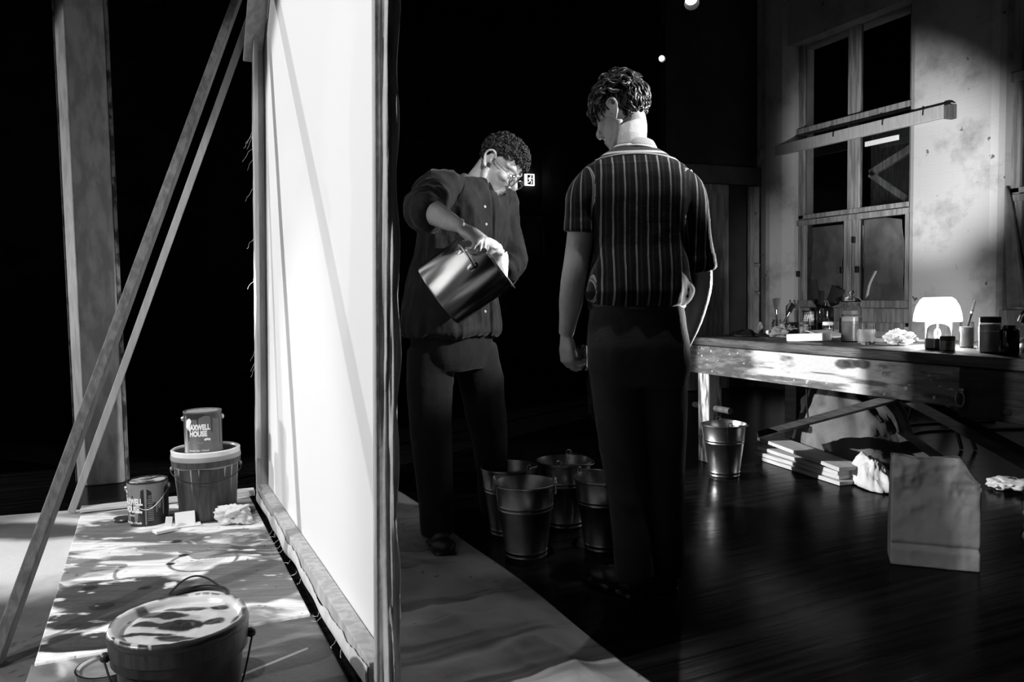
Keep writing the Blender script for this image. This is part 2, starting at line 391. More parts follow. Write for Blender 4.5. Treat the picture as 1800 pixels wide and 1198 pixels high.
# right wall: piers, spandrels below and above the windows
sbox('wall_right', [span(6, 6.35, -5, 6.86, 0, .70), span(6, 6.35, -5, 6.86, 3.5, 5.2), span(6.02, 6.35, 6.3, 6.86, .7, 3.5), span(6.02, 6.35, -5, 2.55, .7, 3.5)], 'brick')
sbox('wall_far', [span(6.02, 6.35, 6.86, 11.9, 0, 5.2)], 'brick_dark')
sbox('trim_1', [span(5.98, 6.35, 4.06, 4.88, .0, 5.19)], 'brick', bevel=.07)
sbox('trim_2', [span(5.90, 6.3, 6.28, 6.68, .0, 5.19)], 'brick', bevel=.17)
M['panel_dark'] = mat('dark_panel', .05, .95, noise_amt=.3, scale=2, spec=.05)  # even dark grey with faint noise, for the partition
sbox('wall_partition', [span(4.82, 5.99, 6.74, 6.84, 2.3, 5.2), span(5.6, 5.99, 6.8, 6.84, 0, 2.2)], 'panel_dark')
sbox('trim_3', [span(4.80, 6.0, 6.66, 6.78, 2.15, 2.33)], 'panel')
# board wall of upright planks: one thing per plank would be the wall's pattern, so a single wall
bm = NB()
for i in range(6):
    x = 4.82+i*.131; box(bm, (x+.0645, 6.745+.004*(i % 2), 1.08), (.127, .03, 2.14))
struct(obj('wall_planks', bm, 'wood_grey', smooth=False, bevel=.004))
t = thing('door_post', 'thin pale upright post with two short pegs beside the plank wall', 'post', (5.887, 6.72, 0))
bm = NB(); box(bm, (0, 0, 1.07), (.05, .05, 2.14)); obj('post_shaft', bm, 'wood_grey', t, bevel=.004)
for z in (1.31, 1.01):
    bm = NB(); tube(bm, [(.02, 0, z), (.11, -.01, z)], .018, 10); obj('peg', bm, 'wood_grey', t)
# back door with jambs
sbox('door_1', [span(5.12, 5.98, 11.93, 11.98, .01, 2.2)], 'panel', bevel=.005)
bm = NB(); tube(bm, [(5.84, 11.9, 1.0), (5.84, 11.86, 1.0), (5.70, 11.86, 1.0)], .012, 8); box(bm, (5.84, 11.922, 1.0), (.04, .016, .2)); o = obj('door_handle', bm, 'wire_dark', bpy.data.objects['door_1'])
sbox('trim_4', [span(5.98, 6.12, 11.84, 12.0, 0, 2.27), span(5.03, 5.12, 11.84, 12.0, 0, 2.27), span(5.03, 6.12, 11.84, 12.0, 2.2, 2.32)], 'panel')

# ------------------------------------------------------------------ windows
def window(n, y0, y1, ymid0, ymid1):
    X = 6.15
    bars = []
    def bar(ya, yb, za, zb, dx=0., t=.05): bars.append(span(X-.03-dx, X-.03-dx+t, ya, yb, za, zb))
    bar(y0, y0+.09, .86, 3.5); bar(y1-.07, y1, .86, 3.5); bar(ymid0, ymid1, .86, 3.5, -.01)
    bar(ymid0-.012, ymid0+.05, .86, 1.72, .02); bar(ymid1-.05, ymid1+.012, .86, 1.72, .02)
    bar(y0, y1, 1.755, 1.80); bar(y0, y1, 1.69, 1.745, .025); bar(y0, y1, 2.60, 2.67, .03, .08)
    bar(y0, y1, .86, .93, .015)
    bar(y0+.07, y0+.115, .93, 1.70, .015); bar(y1-.1, y1-.055, .93, 1.70, .015)
    w_ = sbox('window_%d' % n, bars, 'wood_grey', bevel=.006)
    k = [0]
    for ya, yb in ((y0+.09, ymid0), (ymid1, y1-.07)):
        for za, zb in ((.93, 1.69), (1.80, 2.60), (2.67, 3.5)):
            bm = NB(); c, s = span(X+.0, X+.005, ya, yb, za, zb); box(bm, c, s)
            obj('window_pane', bm, 'pane', w_, smooth=False)
    sbox('window_sill', [span(5.99, 6.34, y0+.01, y1-.01, .73, .86), span(5.97, 6.02, y0+.02, y1-.02, .655, .735)], 'wood_grey', bevel=.01, parent=w_)
    for y, z in ((y1-.03, 1.2), (ymid0-.02, 1.22), (ymid1+.02, 1.22), (ymid0+.02, 1.5)):
        bm = NB(); box(bm, (X-.055, y, z), (.03, .03, .06)); obj('latch', bm, 'wire_dark', w_, bevel=.004)
    return w_
window(1, 4.88, 6.28, 5.52, 5.66)
window(2, 2.56, 4.06, 3.22, 3.36)

def crumpled(name, x, y0, y1, z0, z1, seed, amt, label, corner=None, m='kraft_dark', cat='paper'):
    ny, nx = 60, 44; Y, Z = np.meshgrid(np.linspace(y0, y1, nx), np.linspace(z0, z1, ny))
    p = np.stack([Y.ravel()*3.2, Z.ravel()*3.2, np.full(Y.size, seed*1.7)], 1)
    d = ridge(p, seed, 3).reshape(Y.shape)*amt + fbm(p*2, seed+5).reshape(Y.shape)*amt*.6
    X = x-d
    if corner:
        u = (Y-y0)/(y1-y0); v = (Z-z0)/(z1-z0); k = np.clip(v+(1-u)*.8-1.45, 0, 1); X = X-k*.12; Z = Z-k*.1
    o = grid_sheet(name, m, np.stack([X, Y, Z], 2), thick=.0015); return tag(o, label, cat)
crumpled('paper_cover', 6.142, 5.0, 5.44, .93, 1.68, 1, .03, 'crumpled brown paper taped in the lower right pane of the window by the bright pier', True)
crumpled('paper_cover', 6.142, 5.69, 6.08, .93, 1.66, 2, .03, 'crumpled brown paper taped in the lower left pane, behind the brushes')
crumpled('paper_cover', 6.142, 3.4, 3.9, .93, 1.67, 3, .03, 'brown paper in the lower pane of the window at the right edge')
# torn paper strips
def ribbon(name, pts, w_, m, label, cat='paper strip'):
    bm = NB(); n = catmull(pts, 6)
    vs = [(bm.verts.new(p+V(0, -w_/2, 0)), bm.verts.new(p+V(-.004, w_/2, 0))) for p in n]
    for a, b in zip(vs, vs[1:]): bm.faces.new((a[0], a[1], b[1], b[0]))
    o = obj(name, bm, m); s = o.modifiers.new('s', 'SOLIDIFY'); s.thickness = .002; return tag(o, label, cat)
ribbon('paper_strip', [(6.11, 5.40, .95), (6.09, 5.35, 1.08), (6.10, 5.29, 1.2)], .03, 'linen', 'pale torn strip curling up from the sill of the right-hand pane')
ribbon('paper_strip', [(6.125, 5.90, 1.12), (6.115, 5.91, 1.25), (6.12, 5.925, 1.40)], .022, 'linen', 'pale narrow strip hanging in the left-hand pane above the brushes')
ribbon('paper_strip', [(6.125, 5.43, 1.15), (6.12, 5.435, 1.35), (6.125, 5.45, 1.63)], .028, 'linen', 'long pale strip along the left edge of the right-hand brown paper')
# hanging torn cloth by the second window
bm = NB(); n = 14
vs = []
for i in range(n+1):
    t_ = i/n; z = .88+t_*.92; wdt = .17*(1-t_)**.8+.004; row = []
    for k in range(9):
        u = k/8; row.append(bm.verts.new((6.06-.018*math.sin(u*9+t_*1.5)-.02*t_, 4.035-wdt*u, z)))
    vs.append(row)
for a, b in zip(vs, vs[1:]):
    for k in range(8): bm.faces.new((a[k], a[k+1], b[k+1], b[k]))
o = obj('hanging_cloth', bm, 'sheet'); s = o.modifiers.new('s', 'SOLIDIFY'); s.thickness = .003
tag(o, 'narrow pale torn cloth hanging in folds beside the right pier', 'cloth')
# rail across window and pier
t = thing('picture_rail', 'pale timber rail nailed across the window and the bright pier', 'rail', (5.945, 5.42, 2.465))
bm = NB(); beam(bm, (0, -1.0, 0), (0, 1.2, .0), .05, .105); obj('rail_board', bm, 'lath', t, bevel=.004)
bm = NB(); box(bm, (-.02, -.985, -.02), (.09, .05, .11)); obj('rail_end_block', bm, 'prop', t, bevel=.004)
for y in (-.75, -.35, .2):
    bm = NB(); tube(bm, [(-.02, y, .05), (-.035, y, .05), (-.04, y, .0)], .006, 6); obj('nail', bm, 'wire_dark', t)
bm = NB(); box(bm, (6.05, 5.2, 2.36), (.012, .36, .045)); tag(obj('card_strip', bm, 'white', bevel=.002), 'white card strip tucked under the timber rail', 'card')
# boards seen through the upper right pane
t = thing('board_barrier', 'old boards with slanting braces behind the upper right pane', 'boards', (6.27, 5.2, 2.2))
bm = NB()
for i in range(6): box(bm, (.02, -.26+i*.105, 0), (.02, .1, .82))
M['weathered'] = mat('weathered_board', .07, .55, g2=.012, scale=11, stretch=(4, 9, 1.2), lo=.42, hi=.62, bump=.3, bscale=20)
obj('plank_panel', bm, 'weathered', t, smooth=False)
bm = NB(); beam(bm, (-.01, .30, -.08), (-.01, -.27, .13), .07, .03, (1, 0, 0)); obj('brace', bm, 'wood_grey', t)
bm = NB(); beam(bm, (-.01, .30, -.08), (-.01, -.1, -.36), .06, .03, (1, 0, 0)); obj('brace', bm, 'wood_grey', t)

# ------------------------------------------------------------------ exit sign
t = thing('exit_sign', 'small lit exit sign with a running figure above the far door', 'sign', (5.77, 11.86, 2.905))
t.scale = (1, 1, 1)
bm = NB(); box(bm, (0, 0, 0), (.165, .05, .19)); obj('sign_box', bm, 'exit', t, bevel=.004)
bm = NB()
box(bm, (0, -.027, 0), (.095, .004, .15)); obj('sign_doorway', bm, 'black', t, smooth=False)
bm = NB()
def fig(pts, w_): 
    for a, b in zip(pts, pts[1:]): beam(bm, V(a[0], -.031, a[1]), V(b[0], -.031, b[1]), .004, w_, (1, 0, 0))
ell(bm, (.012, -.031, .055), (.013, .004, .014), sub=2)
fig([(.006, .038), (-.008, -.008)], .028); fig([(-.004, -.005), (.022, -.026), (.016, -.066)], .014); fig([(-.01, -.006), (-.018, -.036), (-.046, -.044)], .014)
fig([(.008, .03), (.03, .012), (.042, .024)], .010); fig([(.0, .032), (-.026, .026), (-.034, .002)], .010)
obj('running_figure', bm, 'exit', t, smooth=False)

# ------------------------------------------------------------------ hung stage lamps
def stage_lamp(loc, aim, r, label):
    t = thing('stage_lamp', label, 'lamp', loc, group='stage lamps hung under the ceiling')
    q = (Vector(aim)-Vector(loc)).to_track_quat('-Z', 'Y').to_matrix().to_4x4()
    bm = NB(); lathe(bm, [(0, .3), (r*.7, .3), (r*.95, .22), (r*1.05, .0), (r*1.25, -.06), (r*1.2, -.06), (r, .0), (r*.9, .02), (0, .02)], 28, M4=q); obj('lamp_housing', bm, 'black', t)
    bm = NB(); lathe(bm, [(0, -.012), (r*.6, -.004), (r*.98, .012), (0, .014)], 28, M4=q); obj('lamp_lens', bm, 'lens', t)
    bm = NB(); tube(bm, [(-r*1.4, 0, .05), (-r*1.4, 0, .3), (r*1.4, 0, .3), (r*1.4, 0, .05)], .01, 8)
    tube(bm, [(0, 0, .3), (0, 0, 5.2-loc[2])], .014, 8); obj('lamp_yoke', bm, 'black', t)
stage_lamp((4.57, 6.0, 3.665), (3.6, 4.3, 1.6), .055, 'lit stage lamp at the top edge above the young man')
rr2 = .024
stage_lamp((4.245, 6.0, 3.115), (2.6, 3.3, 1.9), rr2, 'lit stage lamp seen side-on right of the young man\'s hair')
# ------------------------------------------------------------------ steel column
M['column'] = mat('chipped_column_paint', .42, .7, noise_amt=.35, scale=6, bump=.2, bscale=20, stretch=(3, 3, 1))
M['column_edge'] = mat('flaked_column_edge', .22, .8, g2=.02, scale=22, stretch=(1, 1, .5), bump=.5, bscale=60, lo=.42, hi=.55)
t = thing('column', 'tall chamfered column with chipped paint behind the leaning props', 'column', (-.285, 5.2, 0)); t['kind'] = 'structure'
bm = NB(); h = .125; c_ = .055
P = [(-h+c_, -h), (h-c_*.35, -h), (h, -h+c_*.35), (h, h), (-h, h), (-h, -h+c_*1.9)]
lo_ = [bm.verts.new((x, y, 0)) for x, y in P]; hi_ = [bm.verts.new((x, y, 5.2)) for x, y in P]
for i in range(6): bm.faces.new((lo_[i], lo_[(i+1) % 6], hi_[(i+1) % 6], hi_[i]))
bm.faces.new(lo_[::-1]); bm.faces.new(hi_)
obj('column_shaft', bm, 'column', t, smooth=False, bevel=.008)
bm = NB(); box(bm, (h+.012, -h+.06, 2.6), (.02, .07, 5.2)); box(bm, (-h-.004, -h+c_*1.9+.04, 2.6), (.012, .06, 5.2)); obj('column_edge_strip', bm, 'column_edge', t, smooth=False, bevel=.004)

# ------------------------------------------------------------------ drop cloth on the floor
def gblob(X, Y, cx, cy, ha, hd, soft=.35, seed=0, namp=.35, ns=6., rot=0.):
    c, s = math.cos(PSI+rot), math.sin(PSI+rot)
    a = (X-cx)*c-(Y-cy)*s; d = (X-cx)*s+(Y-cy)*c
    p = np.stack([X.ravel()*ns, Y.ravel()*ns, np.full(X.size, seed*3.1)], 1)
    r = np.sqrt((a/ha)**2+(d/hd)**2)+(fbm(p, seed).reshape(X.shape)-.5)*2*namp
    return np.clip((1-r)/soft+.5, 0, 1)
def pnoise(X, Y, sx, sy, seed, oct=5, rot=0.):
    c, s = math.cos(rot), math.sin(rot); a = X*c-Y*s; d = X*s+Y*c
    return fbm(np.stack([a.ravel()*sx, d.ravel()*sy, np.full(X.size, seed*2.3)], 1), seed, oct).reshape(X.shape)
M['cloth_painted'] = attr_mat('spattered_canvas_cloth', rough=.95, bump=.25, bscale=30, spec=.1)
def cloth_piece(xa, xb, ya, nx, ny, right, label):
    X, Y = np.meshgrid(np.linspace(xa, xb, nx), np.linspace(.6, ya, ny))
    Yw = Y-(X+.35)*.155*np.clip((Y-3.4)/1.1, 0, 1)
    Xw = X+right*.010*np.sin(Y*5+1)*np.clip((X-.9)/.3, 0, 1)
    wr = ridge(np.stack([X.ravel()*2.1+Y.ravel()*.6, Y.ravel()*1.5, np.zeros(X.size)], 1), 11, 3).reshape(X.shape)
    wr2 = ridge(np.stack([X.ravel()*1.2, Y.ravel()*4.2, np.zeros(X.size)], 1), 13, 2).reshape(X.shape)
    Z = .004+(np.clip(wr-.58, 0, 1)*.07+np.clip(wr2-.74, 0, 1)*.07)*right*np.clip((xb-.02-X)/.12, 0, 1)+.004*pnoise(X, Y, 3, 3, 4)
    cl = .58+.16*(pnoise(X, Y, 4, 3, 2)-.5)
    cl = cl*(1-.5*np.clip((pnoise(X, Y, 2.2, 2.2, 3)-.5)*5, 0, 1)*(.2+.45*right))
    for (cx, cy, ha, hd, g, k) in ((-.56, 4.18, .42, .14, .06, 1), (-.30, 4.36, .2, .06, .2, .8), (-.66, 2.80, .52, .60, .05, 1), (-.35, 2.82, .27, .40, .06, 1), (-.3, 1.9, .5, .6, .09, 1), (.85, 3.25, .26, .16, .3, .55), (.9, 2.25, .2, .14, .22, .6), (.75, 2.75, .16, .3, .3, .5), (1.02, 2.0, .1, .14, .25, .5)):  # left-hand blobs paint a cast shadow into the cloth; right-hand ones are stains
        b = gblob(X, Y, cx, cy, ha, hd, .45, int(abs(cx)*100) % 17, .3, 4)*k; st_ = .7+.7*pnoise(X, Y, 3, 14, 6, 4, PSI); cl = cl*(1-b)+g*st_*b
    sp = pnoise(X, Y, 55, 70, 7, 3)+.5*(pnoise(X, Y, 3, 3, 77, 3)-.5); cl = np.where(sp > .84, cl*.35, cl)
    st = pnoise(X, Y, 2.6, 1.6, 88, 5); cl = cl*(1-right*.55*np.clip((st-.47)*6, 0, 1)); st2 = pnoise(X, Y, 1.2, 14, 89, 4); cl = cl*(1-right*.5*np.clip((st2-.60)*10, 0, 1))
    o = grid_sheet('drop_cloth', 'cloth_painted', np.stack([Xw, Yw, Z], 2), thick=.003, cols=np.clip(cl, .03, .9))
    return tag(o, label, 'cloth')
cloth_piece(-1.5, .446, 4.5, 150, 300, 0, 'pale drop cloth with soft shadows painted in, on the floor left of the canvas, under the boards')
cloth_piece(.545, 1.19, 4.46, 70, 330, 1, 'creased spattered drop cloth strip on the floor right of the canvas')

# ------------------------------------------------------------------ painted boards on the cloth
M['board_painted'] = attr_mat('paint_covered_plywood', rough=.5, bump=.3, bscale=45, spec=.4)
def painted_board(name, x0, x1, y0, y1, z, th, fn, label, nx, ny):
    X, Y = np.meshgrid(np.linspace(x0, x1, nx), np.linspace(y0, y1, ny)); c, zz = fn(X, Y)
    o = grid_sheet(name, 'board_painted', np.stack([X, Y, z+zz], 2), cols=np.clip(c, .015, .9))
    bm = NB(); bm.from_mesh(o.data)
    bl = [e for e in bm.edges if e.is_boundary]; r = bmesh.ops.extrude_edge_only(bm, edges=bl)
    for v in r['geom']:
        if isinstance(v, bmesh.types.BMVert): v.co.z = z-th
    cl_ = bm.loops.layers.float_color; bm.to_mesh(o.data); bm.free()
    return tag(o, label, 'board')
def stroke_noise(X, Y, seed, rot=0.):
    wx = pnoise(X, Y, 2.5, 2.5, seed+1, 3)-.5; wy = pnoise(X, Y, 2.5, 2.5, seed+2, 3)-.5
    return pnoise(X+wx*.35, Y+wy*.5, 2.2, 13, seed, 5, PSI+rot)
def main_board(X, Y):
    s = stroke_noise(X, Y, 21); c = .84+0*s
    far = np.clip((Y-3.2)/.5, 0, 1)
    c = np.where(s > .58-.03*far, .84-.6*np.clip((s-.58+.03*far)*11, 0, 1), c)
    s2 = stroke_noise(X, Y, 31, .2); c = np.where(s2 > .63, c*.35, c)
    w3 = pnoise(X, Y, 9, 22, 41, 4); c = c*(1-.5*np.clip((w3-.58)*7, 0, 1))
    # puddles and sweeps (centre, half sizes across and away, grey)
    for (cx, cy, ha, hd, g, sf) in ((-.09, 3.02, .29, .20, .055, .16), (-.20, 2.90, .17, .12, .045, .16), (-.25, 2.66, .12, .035, .02, .2), (.02, 2.63, .2, .03, .02, .2), (.28, 3.06, .17, .19, .13, .16), (.33, 2.86, .13, .12, .16, .2), (-.21, 3.98, .13, .17, .14, .3), (.0, 3.74, .25, .08, .13, .3), (.05, 3.55, .2, .05, .22, .4), (-.05, 3.47, .16, .05, .2, .4), (-.22, 2.70, .11, .06, .04, .2), (-.02, 4.2, .22, .07, .2, .4), (.33, 4.02, .16, .1, .06, .3), (.2, 3.93, .22, .06, .09, .3), (-.28, 3.42, .05, .12, .2, .3)):
        b = gblob(X, Y, cx, cy, ha, hd, sf, int(abs(cx*977+cy*131)) % 53, .38, 7.)
        tex = .75+.5*pnoise(X, Y, 6, 20, 9, 4, PSI); c = c*(1-b)+g*tex*b
    for (cx, cy, r_, w_, g) in ((.19, 3.56, .115, .006, .2), (.16, 3.31, .125, .006, .16), (.355, 3.52, .062, .013, .17)):
        q = np.sqrt((X-cx)**2+(Y-cy)**2)+.012*(pnoise(X, Y, 8, 8, 5)-.5); b = np.clip(1.6-abs(q-r_)/w_, 0, 1)*np.clip((pnoise(X, Y, 7, 7, 15)-.30)*8, 0, 1); c = c*(1-b)+g*b
    b = np.clip(1.5-abs((X-.35)+.3*(Y-3.52)+.02*np.sin(Y*60))/.012, 0, 1)*(abs(Y-3.52) < .06); c = c*(1-b)+.17*b
    for (cx, cy, r_) in ((.07, 3.63, .016), (.09, 3.42, .014), (.04, 3.33, .012), (-.18, 2.97, .026), (-.05, 3.09, .015), (-.13, 4.13, .03), (-.23, 3.18, .018)):
        b = gblob(X, Y, cx, cy, r_*1.5, r_*1.3, .3, 3, .3, 30); c = c*(1-b)+.01*b
    sp = pnoise(X, Y, 60, 60, 8, 2); c = np.where(sp > .83, c*.2, c)
    fs = pnoise(X, Y, 7, 95, 57, 3, PSI+.1*0); c = c*np.clip(.55+.9*fs, .3, 1.15)
    w4 = pnoise(X, Y, 12, 30, 51, 4, PSI); b = np.clip((w4-.66)*14, 0, 1); c = c*(1-b)+.72*b
    return c, .003*pnoise(X, Y, 9, 9, 2)
painted_board('painting_board', -.335, .44, 2.585, 4.30, .022, .017, main_board, 'large white board streaked with grey and black paint left of the canvas', 260, 480)
def low_board(X, Y):
    s = stroke_noise(X, Y, 61); c = .09+.12*np.clip((s-.5)*6, 0, 1)
    s2 = stroke_noise(X, Y, 71, .15); b = np.clip((s2-.62)*12, 0, 1)*np.clip((.1-X)/.1+.35, 0, 1); c = c*(1-b)+.6*b
    b = gblob(X, Y, .33, 2.1, .25, .2, .4, 4, .3, 4); c = c*(1-b)+.05*b
    b = np.clip(1.4-abs(Y-2.31-(X-.3)*.45)/.006, 0, 1)*(abs(X-.29) < .1); c = c*(1-b)+.45*b
    return c, .003*pnoise(X, Y, 9, 9, 3)
painted_board('painting_board', -.345, .452, 1.25, 2.60, .0125, .008, low_board, 'dark smeared board under the front paint pail, lapped by the white board', 160, 240)
bm = NB(); box(bm, (.055, 4.43, .019), (.80, .085, .016), Matrix.Rotation(-.03, 3, 'Z')); tag(obj('floor_plank', bm, 'pine', bevel=.003), 'pale narrow plank along the far edge behind the coffee cans', 'plank')
bm = NB(); box(bm, (.36, 4.34, .035), (.22, .07, .03), Matrix.Rotation(-.05, 3, 'Z')); tag(obj('foot_block', bm, 'pine', bevel=.003), 'short pale batten running under the canvas foot behind the tall pail', 'plank')

# ------------------------------------------------------------------ the big canvas
LEAN = math.atan(.028)
t = thing('stretched_canvas', 'huge white canvas on a timber stretcher standing on the drop cloth', 'canvas', (.482, 0, .094)); t.rotation_euler = (-.012, LEAN, 0)
ny, nx = 120, 100
Yc, Zc = np.meshgrid(np.linspace(1.915, 4.235, nx), np.linspace(.012, 2.88, ny))
Xc = .040+.004*(fbm(np.stack([Yc.ravel()*1.2, Zc.ravel()*1.2, Yc.ravel()*0], 1), 3).reshape(Yc.shape)-.5)
o = grid_sheet('canvas_cloth', 'canvas', np.stack([Xc, Yc, Zc], 2), t); o.modifiers.clear()
def strip(name, c, s, m='stretcher', bev=.003):
    bm = NB(); box(bm, c, s); return obj(name, bm, m, t, smooth=False, bevel=bev)
strip('stretcher_bar', (.017, 1.8985+.008, 1.45), (.045, .022, 2.88)); strip('stretcher_bar', (.012, 4.215, 1.45), (.05, .05, 2.88))
strip('stretcher_bar', (-.008, 4.165, 1.5), (.018, .07, 2.6)); strip('stretcher_bar', (.015, 3.07, 2.88), (.05, 2.3, .05)); strip('stretcher_bar', (.012, 3.07, .03), (.05, 2.27, .055))
bm = NB(); beam(bm, (-.012, 4.24, 2.20), (-.012, 3.55, 2.90), .02, .09, (1, 0, 0)); beam(bm, (-.03, 4.235, 2.28), (-.03, 3.62, 2.90), .02, .03, (1, 0, 0)); obj('corner_brace', bm, 'stretcher', t, smooth=False, bevel=.003)
# folded, wrinkled canvas round the near end
n1, n2 = 160, 26; Zs = np.linspace(.0, 2.9, n1); Ss = np.linspace(0, 1, n2)
Sg, Zg = np.meshgrid(Ss, Zs)
fold = ridge(np.stack([Sg.ravel()*3.2+.35*np.sin(Zg.ravel()*2.4), Zg.ravel()*1.25, Sg.ravel()*0], 1), 5, 3).reshape(Sg.shape)
fold2 = ridge(np.stack([Sg.ravel()*5+Zg.ravel()*1.1, Zg.ravel()*3.2, Sg.ravel()*0], 1), 8, 2).reshape(Sg.shape)
hem = .003*np.sin(Zs*9)+.004*np.sin(Zs*23+1)
Xs = -.004+Sg*(.056)+np.where(Sg > .9, hem[:, None], 0)
Ys = 1.893-(fold-.3)*.028*np.clip(Sg*3.5-.6, 0, 1)-np.clip(fold2-.72, 0, 1)*.05*np.clip(Sg*4-1.2, 0, 1)
grid_sheet('folded_edge', 'linen', np.stack([Xs, Ys, Zg], 2), t, thick=.0015)
# rolled and frayed canvas along the bottom and the far edge
n1, n2 = 150, 16; Yl = np.linspace(1.93, 4.16, n1); Sg, Yg = np.meshgrid(np.linspace(0, 1, n2), Yl)
fr = (fbm(np.stack([Yl*9, Yl*0, Yl*0], 1), 6, 4)-.5)*.03+(fbm(np.stack([Yl*2, Yl*0, Yl*0], 1), 16, 2)-.5)*.03
wv = .004*np.sin(Yg*7+Sg*3)+.003*np.sin(Yg*17)
Zb = -.020+Sg*(.052+1.5*fr[:, None])+.004*np.sin(Yg*13)*(1-Sg)
Xb = -.0185-.004*np.sin(Sg*3.1)+wv*(1-Sg)*.8
grid_sheet('frayed_hem', 'linen', np.stack([Xb, Yg, Zb], 2), t, thick=.002)
Sg, Zg = np.meshgrid(np.linspace(0, 1, 8), np.linspace(.1, 2.2, 100))
fz = (fbm(np.stack([Zg.ravel()*6, Sg.ravel(), Sg.ravel()*0], 1), 9, 4).reshape(Zg.shape)-.4)*.05
grid_sheet('frayed_hem', 'linen', np.stack([.036-.05*Sg, 4.243+.012*np.sin(Sg*3)+fz*Sg, Zg], 2), t, thick=.0015)
bm = NB(); rnd = random.Random(4)
for k in range(26):
    if k < 14: p = V(-.022, rnd.uniform(2.2, 3.6), -.016); d = V(-.02, 0, -.05)
    else: p = V(-.012, 4.26, rnd.uniform(.5, 2.0)); d = V(-.02, .03, -.04)
    pts = [p]
    for q in range(4): pts.append(pts[-1]+d*rnd.uniform(.2, .5)+V(rnd.uniform(-.008, .008), rnd.uniform(-.012, .012), rnd.uniform(-.008, .006)))
    for q in pts: q.z = max(q.z, -.03)
    tube(bm, pts, .0008, 4, 2)
obj('loose_thread', bm, 'linen', t)['kind'] = 'stuff'
for y_, lab in ((2.15, 'small timber block under the near part of the canvas foot'), (3.95, 'small timber block under the far end of the canvas foot')):
    bm = NB(); box(bm, (.525, y_, .026+(.011 if y_ < 3 else 0)), (.08, .09, .038+(.022 if y_ < 3 else 0))); tag(obj('support_block', bm, 'prop', bevel=.003), lab, 'block')

# ------------------------------------------------------------------ leaning props
bm = NB(); beam(bm, (-.445, 2.66, .01), (.536, 4.15, 2.72), .062, .035, (1, .2, .4)); tag(obj('timber_prop', bm, 'prop', smooth=False, bevel=.004), 'long dark timber prop leaning from the left foreground to the canvas top', 'prop')
bm = NB(); beam(bm, (-.385, 4.43, .012), (.60, 4.315, 2.66), .035, .022, (0, 1, .0)); tag(obj('timber_prop', bm, 'lath', smooth=False, bevel=.003), 'thin pale lath prop leaning behind the dark timber prop', 'prop')

# ------------------------------------------------------------------ pails and coffee cans
def drips(r0, r1, ztop, h, base, n, maxl, seed, wr=(.05, .16), a0=0., a1=2*math.pi, off=.0012, base_amp=.4):
    rnd = random.Random(seed); bumps = [(rnd.uniform(a0, a1), rnd.uniform(*wr), rnd.uniform(.25, 1)**1.5*maxl) for _ in range(n)]
    bm = NB(); N = 240; prev = None; first = None
    for k in range(N):
        th = a0+(a1-a0)*k/(N-1); L = base*(1+base_amp*math.sin(th*5+seed))
        for c, w_, l in bumps:
            d = abs((th-c+math.pi) % (2*math.pi)-math.pi)/w_
            if d < 1: L = max(L, base+l*(1-d**4)**.5)
        col = []
        for j in range(7):
            z = ztop-L*j/6; rr = r0+(r1-r0)*((ztop-z)/h)+off*(1 if j < 6 else .2)
            col.append(bm.verts.new((rr*math.cos(th), rr*math.sin(th), z)))
        if prev:
            for j in range(6): bm.faces.new((prev[j], col[j], col[j+1], prev[j+1]))
        prev = col
    return bm
